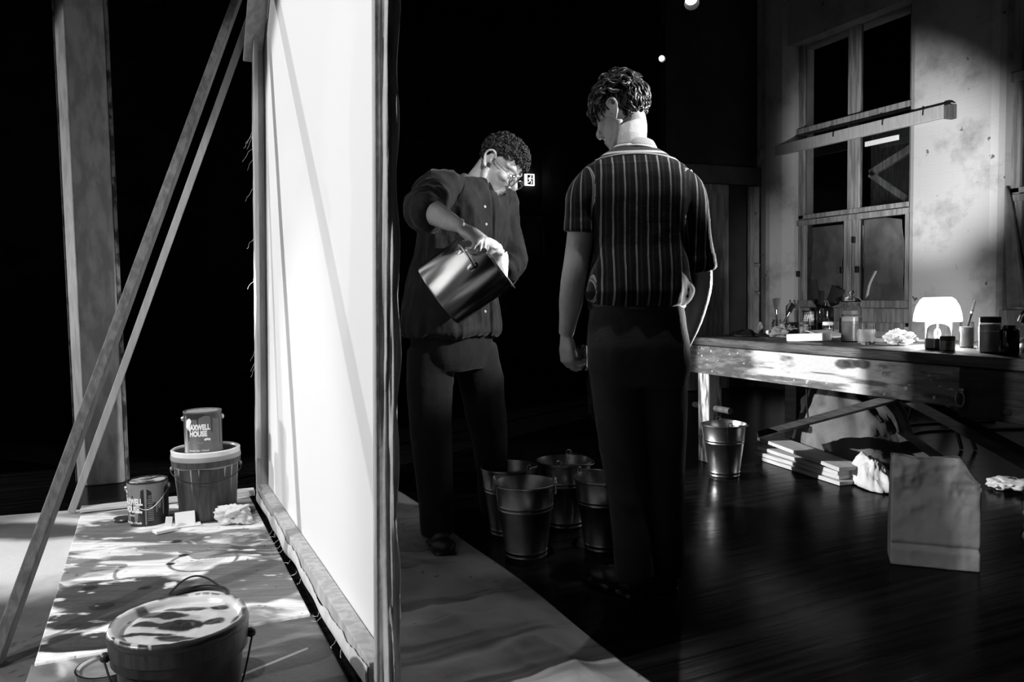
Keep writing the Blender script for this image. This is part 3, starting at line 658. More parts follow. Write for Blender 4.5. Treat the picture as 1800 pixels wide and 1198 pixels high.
def coffee_can(loc, rz, dark, label, txt_ang, view, r=.0835, h=.193, bail='down', seed=3):
    t = thing('coffee_can', label, 'can', loc, rz, 'coffee cans')
    bm = NB(); lathe(bm, [(0, .004), (r-.003, .004), (r-.001, 0), (r+.0015, .002), (r+.0015, .005), (r, .007), (r, h-.008), (r+.002, h-.006), (r+.002, h-.001), (r-.001, h), (r-.004, h-.002), (r-.006, h-.012), (0, h-.012)], 56)
    obj('can_body', bm, 'can_dark' if dark else 'can_grey', t)
    bm = NB(); lathe(bm, [(0, h-.004), (r-.02, h-.003), (r-.012, h-.004), (r-.006, h-.011), (0, h-.012)], 48)
    for v in bm.verts:
        if v.co.length > .01 and v.co.z > h-.006: v.co.z += .003*noise.noise(v.co*40)
    obj('paint_crust', bm, 'lid_paint' if dark else 'ink_grey', t)
    obj('paint_drips', drips(r, r, h-.004, h, .040 if dark else .022, 30, .17, seed, (.03, .13) if dark else (.03, .085)), 'drip_grey' if dark else 'drip_dark', t)
    ta = txt_ang
    if dark:
        for ln_ in [('MAXWELL', .040, .60, .002, ta, .098, .0, 'CENTER'), ('HOUSE', .040, .64, .002, ta, .064, .0, 'CENTER'), ('Economy Size - 3 Pounds', .013, .72, .0004, ta, .012, .2, 'CENTER'), ('COFFEE', .012, .9, .0001, ta, .045, .0, 'CENTER')]: wrap_text([ln_], r+.0016, t, 'printed_words', 'ink_white')
        bm = NB()
        for k in range(14):
            z = .135-k*.0085; w_ = .022 if k not in (0, 1, 5) else .014
            for q in range(4):
                a0 = ta+1.0+q*w_/2/r*.55-(w_/2/r); a1 = a0+w_/2/r*.5
                vs = [bm.verts.new(((r+.0016)*math.cos(a), (r+.0016)*math.sin(a), zz)) for a, zz in ((a0, z), (a1, z), (a1, z+.003), (a0, z+.003))]; bm.faces.new(vs)
        obj('printed_small_lines', bm, 'ink_grey', t, smooth=False)
    else:
        for ln_ in [('MAXWELL', .034, .66, .002, ta, .112, .0, 'CENTER'), ('HOUSE', .034, .72, .002, ta, .082, .0, 'CENTER'), ('Economy Size - 3 Pounds', .012, .74, .0004, ta, .012, .2, 'CENTER')]: wrap_text([ln_], r+.0016, t, 'printed_words', 'ink_white')
        wrap_text([('COFFEE', .014, .95, .0001, ta, .045, .0, 'CENTER')], r+.0016, t, 'printed_word', 'ink_grey')
    # tilted cup with a drop, and a small ribbon
    def patch(cx, cz, pts, aoff, nm):
        bm = NB()
        vs = [bm.verts.new(((r+.0018)*math.cos(ta+aoff+(cx+x)/r), (r+.0018)*math.sin(ta+aoff+(cx+x)/r), cz+z)) for x, z in pts]
        c0 = bm.verts.new(((r+.0018)*math.cos(ta+aoff+cx/r), (r+.0018)*math.sin(ta+aoff+cx/r), cz))
        for i in range(len(vs)): bm.faces.new((c0, vs[i], vs[(i+1) % len(vs)]))
        obj(nm, bm, 'ink_white', t, smooth=False)
    patch(-.046, .140, [(.017*math.cos(a)*(1.0 if math.sin(a) > 0 else .8)+.006*math.sin(a), .024*math.sin(a)) for a in [k*.4488 for k in range(14)]], 0, 'printed_cup')
    patch(-.041, .112, [(.004*math.cos(a), .007*math.sin(a)) for a in [k*.785 for k in range(8)]], 0, 'printed_drop')
    patch(.040, .066, [(-.014, .004), (0, .007), (.014, .003), (.012, -.007), (0, -.003), (-.013, -.006)], 0, 'printed_ribbon')
    va = view+math.pi/2
    for s in (1, -1):
        p = V(r*math.cos(va), r*math.sin(va), h-.035)*1; p.x *= s; p.y *= s
        bm = NB(); ell(bm, p, (.012, .012, .014), sub=2); obj('bail_ear', bm, 'wire', t)
    a, b = V((r+.01)*math.cos(va), (r+.01)*math.sin(va), h-.035), V(-(r+.01)*math.cos(va), -(r+.01)*math.sin(va), h-.035)
    f_ = V(math.cos(view), math.sin(view), 0)
    if bail == 'down': pts = [a]+[a.lerp(b, k/8)+f_*((r+.012)*math.sin(k/8*math.pi)**.6)+V(0, 0, -.085*math.sin(k/8*math.pi)) for k in range(1, 8)]+[b]
    else: pts = [a]+[a.lerp(b, k/8)-f_*((r+.012)*math.sin(k/8*math.pi)**.6)+V(0, 0, -.05*math.sin(k/8*math.pi)) for k in range(1, 8)]+[b]
    wire_path('bail', pts, .0018, 'wire', t, 4, 6)
    return t
VIEW = math.radians(-90-24.5+9)          # direction from the cans towards the viewer, roughly
def can_dir(x, y): return math.atan2(-y, -x)
# tall pail and the can on top
def pail(loc, rb, rt, h, label, m, lid, view, name='paint_pail', bail='side'):
    t = thing(name, label, 'pail', loc, group='plastic paint pails')
    bm = NB(); lathe(bm, [(0, .004), (rb-.006, .004), (rb, 0), (rb+.002, .01), (rt-.008, h-.075), (rt+.004, h-.072), (rt+.005, h-.048), (rt-.005, h-.044), (rt-.004, h-.032), (rt-.008, h-.03), (rt-.012, h-.02), (rt-.03, h-.06), (0, h-.06)], 64)
    obj('pail_body', bm, m, t)
    return t
x_, y_ = .222, 4.005
va = can_dir(x_, y_)
t = pail((x_, y_, .026), .125, .15, .325, 'tall grey paint pail with a white lid rim, a coffee can on top', 'plast_grey', None, va)
h = .325
bm = NB(); lathe(bm, [(.149, h-.046), (.156, h-.046), (.157, h-.040), (.155, h-.025), (.149, h-.02)], 64); obj('pail_collar', bm, 'plast_lid', t)
bm = NB(); lathe(bm, [(.148, h-.024), (.1535, h-.024), (.1545, h-.004), (.150, h), (.140, h-.002), (.137, h-.012), (.125, h-.016), (0, h-.016)], 64); obj('pail_lid', bm, 'white_paint', t)
bm = NB(); lathe(bm, [(0, h-.014), (.12, h-.013), (.136, h-.009), (.1365, h-.013), (0, h-.0155)], 48); obj('wet_paint', bm, 'drip_dark', t)
obj('paint_drips', drips(.1425, .125, h-.075, .25, .006, 34, .19, 8, (.012, .03)), 'ink_grey', t)
bm = NB()
pa = [va+1.45, va-1.45]
pts = [(.158*math.cos(va+1.5-k*3.0/10), .158*math.sin(va+1.5-k*3.0/10), .235+.0*k-.05*math.sin(k/10*math.pi)) for k in range(11)]
wire_path('bail', pts, .0025, 'wire_dark', t, 4, 6)
for a in (va+1.5, va-1.5):
    bm = NB(); ell(bm, (.152*math.cos(a), .152*math.sin(a), .238), (.008, .008, .011), sub=2); obj('bail_ear', bm, 'plast_lid', t)
vc = can_dir(.215, 4.0)
coffee_can((.213, 3.985, .026+h-.013), 0, False, 'grey coffee can streaked with dark drips standing on the tall pail', vc-.28, vc, bail='up', seed=12)
vc = can_dir(-.04, 3.97)
coffee_can((-.035, 4.02, .026), 0, True, 'dark coffee can with pale drips standing on the board left of the tall pail', vc-.92, vc-.1, r=.087, h=.198, seed=7)

# front pail
x_, y_ = .037, 1.955; va = can_dir(x_, y_)
t = pail((x_, y_, .016), .122, .143, .30, 'low dark paint pail in the foreground, its lid covered in marbled paint', 'plast_grey', None, va); h = .30
t.children[0].data.materials.clear(); t.children[0].data.materials.append(mat('dark_plastic', .03, .35, noise_amt=.5, scale=7, stretch=(5, 5, .8)))
bm = NB(); lathe(bm, [(.142, h-.05), (.1495, h-.05), (.151, h-.02), (.150, h-.004), (.146, h+.002), (.138, h), (.134, h-.012), (.120, h-.018), (0, h-.016)], 72); obj('pail_lid', bm, 'plast_grey', t)
prof = [(r_, h-.0125+.0015*math.sin(r_*90)) for r_ in np.linspace(.002, .128, 44)]+[(.131, h-.008), (.137, h+.002), (.147, h+.0045), (.152, h-.004), (.1522, h-.012), (.150, h-.020)]
NT = 160; TT = np.linspace(0, 2*math.pi, NT); TT[-1] = 0; PR = np.array(prof); RR, AA = np.meshgrid(PR[:, 0], TT, indexing='ij'); ZZ = np.repeat(PR[:, 1:2], NT, 1)
X_, Y_ = RR*np.cos(AA), RR*np.sin(AA)
q_ = pnoise(X_, Y_, 30, 30, 5); ZZ = ZZ+.007*(q_-.5)-np.where(RR > .149, .012*np.clip(pnoise(X_, Y_, 22, 22, 6)-.45, 0, 1)*3, 0)
cc = .80-.25*np.clip((pnoise(X_, Y_, 14, 40, 8, 4, .5)-.60)*9, 0, 1)
for (bx, by, ha, hd, g) in ((.010, -.005, .052, .034, .035), (.075, .012, .026, .022, .035), (-.05, .050, .055, .020, .05), (-.075, .0, .035, .012, .06), (-.055, -.055, .055, .010, .05), (.01, -.075, .035, .018, .045), (.045, -.085, .05, .012, .10), (.055, .095, .022, .016, .03), (-.10, .06, .03, .016, .12), (-.02, .085, .05, .012, .10), (.125, .03, .012, .03, .12)):
    c0_, s0_ = math.cos(-PSI), math.sin(-PSI); wx, wy = bx*c0_-by*s0_, bx*s0_+by*c0_
    b = gblob(X_, Y_, wx, wy, ha, hd, .22, int(abs(bx*991+by*313)) % 37, .45, 24); cc = cc*(1-b)+g*b
cc = np.where(RR > .1478-.006*(pnoise(X_, Y_, 30, 30, 12)-.3), .045, cc)
M['paint_skin'] = attr_mat('marbled_wet_paint', rough=.3, bump=.05, bscale=60, spec=.5)
grid_sheet('paint_skin', 'paint_skin', np.stack([X_, Y_, ZZ], 2), t, cols=cc)
for s, nm in ((1, 'a'), (-1, 'b')):
    a = va+s*1.42; e = V(.157*math.cos(a), .157*math.sin(a), h-.048)
    bm = NB(); ell(bm, e*.99, (.012, .012, .012), sub=2); obj('bail_ear', bm, 'plast_grey', t)
f_ = V(math.cos(va), math.sin(va), 0); A = V(.16*math.cos(va+1.42), .16*math.sin(va+1.42), h-.048); B = V(.16*math.cos(va-1.42), .16*math.sin(va-1.42), h-.048)
pts = [A]+[A.lerp(B, k/10)*1+f_*(.145*math.sin(k/10*math.pi)**.5)+V(0, 0, -.165*math.sin(k/10*math.pi)**.7) for k in range(1, 10)]+[B]
wire_path('bail', pts, .0024, 'wire_dark', t, 5, 8)
# open paint tin behind the front pail
def tin(loc, r, h, label, paint, m='steel', fill=.8, grp='small paint tins'):
    t = thing('paint_tin', label, 'tin', loc, group=grp)
    bm = NB(); lathe(bm, [(0, .003), (r-.002, .003), (r, 0), (r, h-.006), (r+.002, h-.004), (r+.002, h), (r-.002, h+.001), (r-.009, h-.003), (r-.010, h-.009), (r-.004, h-.013), (r-.004, h*fill-.004), (0, h*fill-.004)], 48); obj('tin_body', bm, m, t)
    bm = NB(); lathe(bm, [(0, h*fill), (r-.004, h*fill+.001), (r-.004, h*fill-.003), (0, h*fill-.003)], 40); obj('wet_paint', bm, paint, t)
    return t
t = tin((.085, 2.30, .026), .088, .215, 'open tin of white paint with a dark wire handle behind the front pail', 'white_paint', 'can_dark', .93)
va = can_dir(.085, 2.3); A = V(.092*math.cos(va+1.5), .092*math.sin(va+1.5), .19); B = V(.092*math.cos(va-1.5), .092*math.sin(va-1.5), .19); f_ = V(math.cos(va), math.sin(va), 0)
wire_path('bail', [A]+[A.lerp(B, k/10)-f_*(.088*math.sin(k/10*math.pi)**.5)+V(0, 0, .055*math.sin(k/10*math.pi)) for k in range(1, 10)]+[B], .0028, 'wire_dark', t, 4, 8)
tin((-.125, 2.165, .018), .072, .135, 'small shiny paint tin at the bottom edge left of the front pail', 'powder_mid', 'steel', .93)

# rags, cards and wedges on the board
def cloth_heap(name, c, sx, sy, hz, seed, label, m, cat='rag', rz=0., freq=1., n=64):
    nr = max(16, n//2); T = np.linspace(0, 2*math.pi, 2*n+1); T[-1] = 0; A_, R_ = np.meshgrid(T, np.linspace(.0, 1, nr))
    ct, st = np.cos(A_), np.sin(A_)
    edge = 1+.75*(fbm(np.stack([ct.ravel()*1.4+seed, st.ravel()*1.4, ct.ravel()*0+seed], 1), seed+3, 4).reshape(A_.shape)-.5)
    U, W = R_*ct, R_*st
    p = np.stack([U.ravel()*2.6*freq+seed, W.ravel()*2.6*freq, np.full(U.size, seed*1.3)], 1)
    k = ridge(p, seed, 4).reshape(U.shape); k2 = fbm(p*1.2, seed+9).reshape(U.shape)
    env = np.clip(1.0-R_**3.5, 0, 1)*np.clip(.25+1.5*fbm(p*.45, seed+21, 2).reshape(U.shape), .2, 1.2)
    dx_ = (fbm(p*1.1, seed+31, 3).reshape(U.shape)-.5)*.45*(1-R_**4); dy_ = (fbm(p*1.1, seed+41, 3).reshape(U.shape)-.5)*.45*(1-R_**4)
    Z_ = hz*(env**.8)*(.05+.75*k2+.95*(k-.35))+.10*hz*np.clip(k-.55, 0, 1); Z_ = np.maximum(Z_, 0)+.004; U = U+dx_; W = W+dy_
    o = grid_sheet(name, m, np.stack([U*sx*edge*(1-.12*k), W*sy*edge*(1-.12*k), Z_], 2), thick=.002); o.location = c; o.rotation_euler = (0, 0, rz)
    return tag(o, label, cat)
def crumple(name, c, sx, sy, hz, seed, label, m, cat='paper', rz=0., planes=34, rough=.35, flat=True):
    """a crumpled lump: facets cut by many planes, dented by noise"""
    rnd = np.random.RandomState(seed); nrm = rnd.normal(size=(planes, 3)); nrm /= np.linalg.norm(nrm, axis=1)[:, None]; hh = rnd.uniform(.62, 1.0, planes)
    bm = NB(); ell(bm, (0, 0, 0), 1, sub=5); D = np.array([v.co[:] for v in bm.verts]); dt = np.maximum(D @ nrm.T, .08)
    r = np.minimum((hh/dt).min(1), 1.25); r = r*(1+rough*(fbm(D*2.3+seed, seed, 3)-.55)*1.6-rough*.9*np.clip(ridge(D*1.9+seed*1.7, seed+2, 3)-.62, 0, 1)*2.2)
    P = D*r[:, None]; P[:, 0] *= sx; P[:, 1] *= sy; P[:, 2] = np.maximum((P[:, 2]*.62+.42)*hz, .0)+.003
    for v, p in zip(bm.verts, P): v.co = p.tolist()
    o = obj(name, bm, m, angle=28 if flat else 180); o.location = c; o.rotation_euler = (0, 0, rz); return tag(o, label, cat)
crumple('paint_rag', (.315, 3.79, .026), .105, .07, .10, 5, 'crumpled white rag lying on the board in front of the tall pail', 'rag', 'rag', rz=-.5, planes=20, rough=.42, flat=False)
bm = NB(); box(bm, (.115, 3.875, .055), (.085, .012, .062), Matrix.Rotation(-.35, 3, 'X')); box(bm, (.125, 3.86, .028), (.11, .05, .006)); tag(obj('paint_card', bm, 'white', smooth=False, bevel=.002), 'white bent card standing before the tall pail', 'card')
bm = NB(); box(bm, (.03, 3.80, .034), (.095, .05, .014), Matrix.Rotation(.35, 3, 'Z')); box(bm, (.045, 3.83, .055), (.028, .014, .055), Matrix.Rotation(.15, 3, 'Y')); tag(obj('wood_wedge', bm, 'white', smooth=False, bevel=.002), 'small white wedge lying at the foot of the dark coffee can', 'wedge')
for (x, y, r_, lab) in ((-.145, 4.10, .045, 'dark flattened paint tube lid left of the dark coffee can'), ):
    bm = NB(); lathe(bm, [(0, .012), (r_*.9, .011), (r_, .006), (r_, 0), (0, 0)], 24, (x, y, .027)); tag(obj('tin_lid', bm, 'drip_dark'), 'flat dark round tin lid on the board left of the dark coffee can', 'lid')
# ------------------------------------------------------------------ work bench
TZ = .765
M['top_wood'] = mat('oily_bench_top', .10, .45, g2=.02, scale=7, stretch=(7, .8, 7), bump=.35, bscale=16, spec=.4, lo=.35, hi=.65)
M['apron'] = attr_mat('worn_painted_beam', rough=.6, bump=.4, bscale=50, spec=.3)
bench = thing('workbench', 'long old paint-worn timber workbench along the window wall', 'workbench', (3.06, 2.6, 0))
bm = NB()
for k, (x0, x1) in enumerate(((-.02, .235), (.24, .49), (.495, .79))):
    box(bm, ((x0+x1)/2, .03+.02*(k == 1), TZ-.024), (x1-x0, 2.86, .048))
obj('bench_top', bm, 'top_wood', bench, smooth=False, bevel=.006)
ny, nx = 46, 320
Yb, Zb = np.meshgrid(np.linspace(1.44, -1.36, nx), np.linspace(.545, .712, ny))
Yw, Zw = Yb+2.6, Zb
n1 = pnoise(Yw, Zw, 5, 16, 81); n2 = pnoise(Yw, Zw, 16, 60, 82); n3 = pnoise(Yw, Zw, 3, 40, 83)
wh = np.clip((n1-.40)*9, 0, 1)*np.clip((3.52-Yw)/.12+(n1-.5)*3, 0, 1)*np.clip((Yw-2.42)/.25+(n1-.5)*4, 0, 1)*np.clip((n3-.33)*9, .12, 1)
c = .045+.09*np.clip((n2-.45)*5, 0, 1)+.05*n3; c = c*(1-wh)+.66*wh
g_ = np.clip((2.55-Yw)/.1, 0, 1)*np.clip((n3-.4)*6, 0, 1); c = c*(1-g_)+.2*g_
sp = pnoise(Yw, Zw, 55, 60, 84, 2); c = np.where(sp > .80, .6, c)
for (cy, cz) in ((2.73, .69), (2.79, .685), (2.84, .68)):
    kn = np.clip(1-np.hypot((Yw-cy)/.06, (Zw-cz)/.028)+.4*(n2-.5), 0, 1); c = c*(1-np.clip(kn*3, 0, .9))
Xb = .0-.003*n2
notch = np.where((Zb > .695) & (abs(Yw-3.93) < .012), 1, 0)
# closed front beam: front skin and body
bm = NB(); box(bm, (.028, .04, .6285), (.05, 2.79, .165)); ap = obj('bench_apron', bm, 'top_wood', bench, smooth=False, bevel=.004)
grid_sheet('apron_paint', 'apron', np.stack([Xb, Yb, Zb], 2), ap, cols=np.clip(c, .01, .85))
bm = NB(); box(bm, (.75, .04, .6285), (.05, 2.7, .165)); obj('bench_apron', bm, 'wood_dark', bench, smooth=False, bevel=.004)
M['leg_paint'] = mat('paint_streaked_leg', .55, .7, g2=.06, scale=5, stretch=(5, 5, 1.1), bump=.3, bscale=30, lo=.42, hi=.55)
for (lx, ly, w_) in ((.05, 1.315, .10), (.74, 1.315, .09), (.05, -1.2, .1), (.74, -1.2, .09)):
    bm = NB(); box(bm, (lx, ly, .29), (w_, .105, .58)); obj('leg', bm, 'leg_paint' if lx < .1 else 'wood_dark', bench, smooth=False, bevel=.008)
bm = NB(); tube(bm, [(.045, 1.46, .335), (.045, 1.12, .335)], .019, 14); obj('dowel', bm, 'prop', bench)
bm = NB(); beam(bm, (.16, .98, .21), (.16, .04, .535), .035, .085, (1, 0, 0)); obj('brace', bm, 'wood_dark', bench, smooth=False, bevel=.004)
bm = NB(); beam(bm, (.22, .16, .57), (.22, -.98, .16), .05, .095, (1, 0, 0)); obj('brace', bm, 'wood_dark', bench, smooth=False, bevel=.004)
bm = NB(); beam(bm, (.74, 1.24, .56), (.74, .30, .12), .05, .10, (1, 0, 0)); obj('brace', bm, 'wood_dark', bench, smooth=False, bevel=.004)
# drawer box at the right hand end of the front beam
bm = NB(); box(bm, (-.022, -.80, .615), (.05, .80, .20)); dr = obj('drawer', bm, 'wood_dark', bench, smooth=False, bevel=.006)
bm = NB(); tube(bm, [(-.062, -.42+.02*math.cos(a), .59+.032*math.sin(a)) for a in [k*.5236 for k in range(12)]], .0045, 8, closed=True); box(bm, (-.05, -.42, .622), (.014, .02, .02)); obj('ring_handle', bm, 'wire', dr)
bm = NB(); tube(bm, [(-.05, -.60, .56), (-.058, -.62, .56)], .01, 8); obj('drawer_screw', bm, 'wire', dr)

# ------------------------------------------------------------------ bench things
def jar(name, loc, r, h, label, cat, fill=None, fm='powder_light', lid=None, lm='galv', neck=.8, m='glass', wall=.0025, ft=None):
    t = thing(name, label, cat, (loc[0], loc[1], TZ))
    prof = [(0, 0), (r*.92, 0), (r, .006), (r, h*.78), (r*.97, h*.83), (r*neck, h*.9), (r*neck, h)]
    inner = [(x-wall if x > 0 else 0, max(z, .004)) for x, z in prof][::-1]
    bm = NB(); lathe(bm, prof+inner, 32); obj('jar_body', bm, m, t)
    if fill:
        rr = r-wall-.0008
        bm = NB(); lathe(bm, [(0, .005), (rr*.92, .005), (rr, .009), (rr, h*fill), (0, h*fill+.001)], 28); obj('contents', bm, fm, t)
        if ft:
            bm = NB(); lathe(bm, [(rr, h*fill+.0015), (rr, h*ft), (0, h*ft+.003), (0, h*fill+.0015)], 28); obj('contents_top', bm, 'powder_light', t)
    if lid:
        bm = NB(); rn = r*neck+.003; lathe(bm, [(0, h+.004), (rn-.003, h+.004), (rn, h+.001), (rn, h-lid), (rn-.001, h-lid), (rn-.001, h), (0, h)], 32); obj('jar_lid', bm, lm, t)
    return t
def brush(name, base, tip, label, bw, bl, bm_='bristle', hw=.006, flat=.35, fan=1.2):
    base, tip = Vector(base), Vector(tip); t = thing(name, label, 'brush', base); d = tip-base; L = d.length; d.normalize()
    bm = NB(); tube(bm, [V(0, 0, 0), d*L*.5, d*(L-bl-.03)], [hw*.7, hw, hw*.8], 10, 2); obj('brush_handle', bm, 'prop', t)
    bm = NB(); tube(bm, [d*(L-bl-.035), d*(L-bl)], [hw*.9, bw*.5], 12, 0, flat=flat, ref=(0, 1, 0)); obj('ferrule', bm, 'steel', t)
    bm = NB(); tube(bm, [d*(L-bl), d*(L-bl*.5), d*L], [bw*.5, bw*.5*(1+(fan-1)*.6), bw*.5*fan], 16, 3, flat=flat, ref=(0, 1, 0))
    for v in bm.verts:
        k = (v.co.dot(d)-(L-bl))/bl
        if k > .6: v.co += d*(.012*noise.noise(v.co*160))
    obj('bristles', bm, bm_, t)
    return t
# left group
cloth_heap('work_glove', (3.28, 3.80, TZ), .055, .10, .035, 31, 'black crumpled leather glove at the left end of the bench top', 'amber', 'glove', rz=.3, n=40)
def paint_tube(loc, rz, tilt, L, label):
    t = thing('paint_tube', label, 'paint tube', loc, rz); t.rotation_euler = (tilt, 0, rz)
    bm = NB(); tube(bm, [(0, 0, 0), (0, L*.5, 0), (0, L, 0)], [.019, .018, .012], 16, 3, flat=1)
    for v in bm.verts: v.co.z = v.co.z*(1-.85*max(0, 1-v.co.y/(L*.8))) ; 
    obj('tube_body', bm, 'white', t)
    bm = NB(); tube(bm, [(0, L, 0), (0, L+.02, 0)], [.009, .008], 12); obj('tube_cap', bm, 'white', t)
paint_tube((3.52, 3.93, TZ+.012), 2.4, .45, .13, 'white paint tube propped up behind the black glove')
paint_tube((3.42, 3.72, TZ+.02), 2.2, .1, .11, 'white paint tube lying flat right of the black glove')
crumple('crumpled_paper', (3.62, 3.88, TZ), .045, .05, .085, 33, 'curled grey paper piece behind the white paint tubes', 'rag')
jar('brush_jar', (3.50, 3.76), .032, .10, 'small clear jar holding a fan brush at the left of the bench', 'jar', .3, 'powder_mid')
brush('fan_brush', (3.50, 3.765, TZ+.012), (3.53, 3.80, TZ+.225), 'pale splayed fan brush standing in the small clear jar', .028, .07, 'bristle_pale', fan=2.2)
brush('paint_brush', (3.50, 3.755, TZ+.012), (3.56, 3.69, TZ+.19), 'short square dark brush leaning right in the small clear jar', .036, .05, 'bristle', fan=1.1)
jar('milk_bottle', (3.72, 3.86), .042, .215, 'tall clear bottle with a narrow neck and pale liquid behind the jars', 'bottle', .35, 'powder_light', neck=.48)
jar('brush_canister', (3.78, 3.70), .056, .165, 'wide grey canister holding bushy dark brushes', 'canister', .1, 'powder_dark', m='can_grey', neck=1.)
for (dx, dy, z, bw, lab) in ((-.02, .03, .335, .055, 'tall bushy dark brush on the left in the grey canister'), (.015, .0, .27, .04, 'shorter dark round brush in the grey canister')):
    brush('paint_brush', (3.78, 3.70, TZ+.03), (3.78+dx, 3.70+dy, TZ+z), lab, bw, .12, 'bristle', flat=.8, fan=1.1)
t = jar('dark_bottle', (3.71, 3.585), .052, .20, 'dark glass bottle with a thin neck before the cookie jar', 'bottle', m='amber', neck=.27)
brush('wide_brush', (3.785, 3.685, TZ+.03), (3.82, 3.585, TZ+.285), 'wide flat dark brush leaning right out of the grey canister', .095, .09, 'bristle', fan=1.15)
# cookie jar
t = jar('cookie_jar', (3.82, 3.49), .066, .20, 'big clear lidded jar with a glass knob, half full of black pigment', 'jar', .52, 'powder_dark', neck=.8)
bm = NB(); lathe(bm, [(0, .200), (.056, .200), (.06, .206), (.05, .220), (.02, .232), (.008, .236), (.008, .244), (.017, .256), (.014, .268), (0, .271)], 28); obj('glass_lid', bm, 'glass', t)
# third coffee can, dark, among the jars
vc = math.atan2(-3.66, -3.62)
coffee_can((3.66, 3.665, TZ), 0, True, 'small dark coffee can half hidden among the bench jars', vc-.25, vc, r=.036, h=.15, bail='up', seed=21)
bpy.data.objects.remove(bpy.data.objects['printed_small_lines.001'])
for o in [o for o in bpy.data.objects if o.parent and o.parent.get('label', '').startswith('small dark coffee can')]:
    if o.name.startswith(('bail', 'bail_ear')): bpy.data.objects.remove(o)
jar('spice_jar', (3.56, 3.60), .028, .085, 'little jar with a dark lid in front of the small coffee can', 'jar', .7, 'powder_light', .014, 'powder_dark', neck=.9)
jar('spice_jar', (3.62, 3.475), .030, .085, 'little jar with a pale lid and white powder, left of the pigment jar', 'jar', .6, 'powder_light', .016, 'powder_light', neck=.9)
crumple('tissue_paper', (3.36, 3.56, TZ), .06, .115, .085, 37, 'crumpled grey tissue lying before the bottles', 'sheet', rz=.2, rough=.45)
bm = NB(); box(bm, (3.23, 3.235, TZ+.023), (.075, .235, .042), Matrix.Rotation(-.06, 3, 'X') @ Matrix.Rotation(.12, 3, 'Z')); tag(obj('plaster_bar', bm, 'white', bevel=.006), 'white rough plaster bar at the bench edge left of the tumbler', 'bar')
bm = NB(); box(bm, (3.47, 3.33, TZ+.03), (.16, .17, .004), Matrix.Rotation(.18, 3, 'X')); tag(obj('paper_leaf', bm, 'powder_light', smooth=False), 'tilted grey paper leaf behind the white plaster bar', 'paper')
jar('pigment_jar', (3.37, 3.085), .044, .165, 'tall jar of grey pigment topped with white beside the tumbler', 'jar', .66, 'powder_mid', .02, 'powder_dark', neck=.86, ft=.82)
# tumbler
t = thing('glass_tumbler', 'faceted clear tumbler glowing in lamplight at the bench edge', 'tumbler', (3.285, 2.905, TZ))
bm = NB(); lathe(bm, [(0, 0), (.04, 0), (.042, .004), (.046, .105), (.0435, .105), (.040, .014), (0, .012)], 20); obj('tumbler_body', bm, 'glass', t, smooth=False)
bm = NB(); lathe(bm, [(0, .0125), (.0393, .0145), (.0415, .075), (0, .075)], 20); obj('contents', bm, 'white_paint', t)
bm = NB(); box(bm, (3.50, 2.93, TZ+.012), (.16, .2, .022), Matrix.Rotation(.3, 3, 'Z')); tag(obj('sketch_block', bm, 'prop', bevel=.003), 'flat grey sketch block lying behind the tumbler', 'block')
crumple('crumpled_paper', (3.31, 2.735, TZ), .06, .095, .085, 41, 'crumpled white paper between the tumbler and the glowing lamp', 'rag', rz=.3, rough=.45)
# lamp
t = thing('bench_lamp', 'small table lamp with a glowing shade on the bench', 'lamp', (3.40, 2.595, TZ))
bm = NB(); lathe(bm, [(0, .012), (.05, .012), (.055, .004), (.055, 0), (0, 0)], 28); lathe(bm, [(0, .0), (.014, .012), (.007, .03), (.006, .05), (.006, .095), (.006, .145), (0, .145)], 16); obj('lamp_base', bm, 'can_grey', t)
bm = NB(); lathe(bm, [(.104, .120), (.102, .150), (.092, .190), (.074, .222), (.060, .232), (.058, .232), (.072, .220), (.090, .189), (.100, .150), (.102, .120)], 40); obj('lamp_shade', bm, 'lampshade', t)
bm = NB(); ell(bm, (0, 0, .17), (.024, .024, .03), sub=2); obj('lamp_bulb', bm, 'bulb', t)
pl = bpy.data.lights.new('bench_lamp_glow', 'POINT'); pl.energy = 40; pl.shadow_soft_size = .016
po = bpy.data.objects.new('bench_lamp_glow', pl); COL.objects.link(po); po.location = (3.40, 2.595, TZ+.0885)
# big jar in front of lamp
jar('preserving_jar', (3.25, 2.475), .056, .185, 'big clear jar with dark liquid in front of the lamp', 'jar', .28, 'powder_dark', neck=.93)
jar('brush_water_jar', (3.42, 2.46), .03, .12, 'slim pale jar with a brush to the right of the lamp', 'jar', .8, 'powder_light', neck=.95)
brush('paint_brush', (3.42, 2.455, TZ+.10), (3.43, 2.43, TZ+.215), 'lone brush standing up beside the lamp shade', .014, .05, 'powder_mid', fan=.7)
jar('ink_pot', (3.19, 2.385), .031, .062, 'squat little pot with a dark cap in front of the clear jar', 'pot', .8, 'powder_mid', .016, 'powder_dark', neck=.9)
t = thing('tape_roll', 'dark roll of tape standing on edge left of the powder jar', 'tape', (3.48, 2.33, TZ+.05)); t.rotation_euler = (0, R(90), R(20))
bm = NB(); lathe(bm, [(.028, -.012), (.05, -.012), (.05, .012), (.028, .012), (.028, -.012)], 32); obj('tape_ring', bm, 'bakelite', t)
wp = [(3.56, 2.46, TZ+.006), (3.50, 2.41, TZ+.006), (3.42, 2.40, TZ+.006), (3.45, 2.36, TZ+.02), (3.55, 2.38, TZ+.03), (3.60, 2.45, TZ+.006)]
tag(wire_path('coiled_cable', wp, .005, 'wire_dark'), 'black cable looped on the bench behind the tape roll', 'cable')
jar('bottle_cap_jar', (3.33, 2.32), .022, .055, 'tiny dark bottle just left of the powder jar', 'bottle', m='amber', neck=.7)
jar('powder_jar', (3.24, 2.225), .043, .148, 'clear jar of pale powder with a dark lid near the telephone', 'jar', .62, 'powder_light', .02, 'powder_dark', neck=.88, ft=.8)
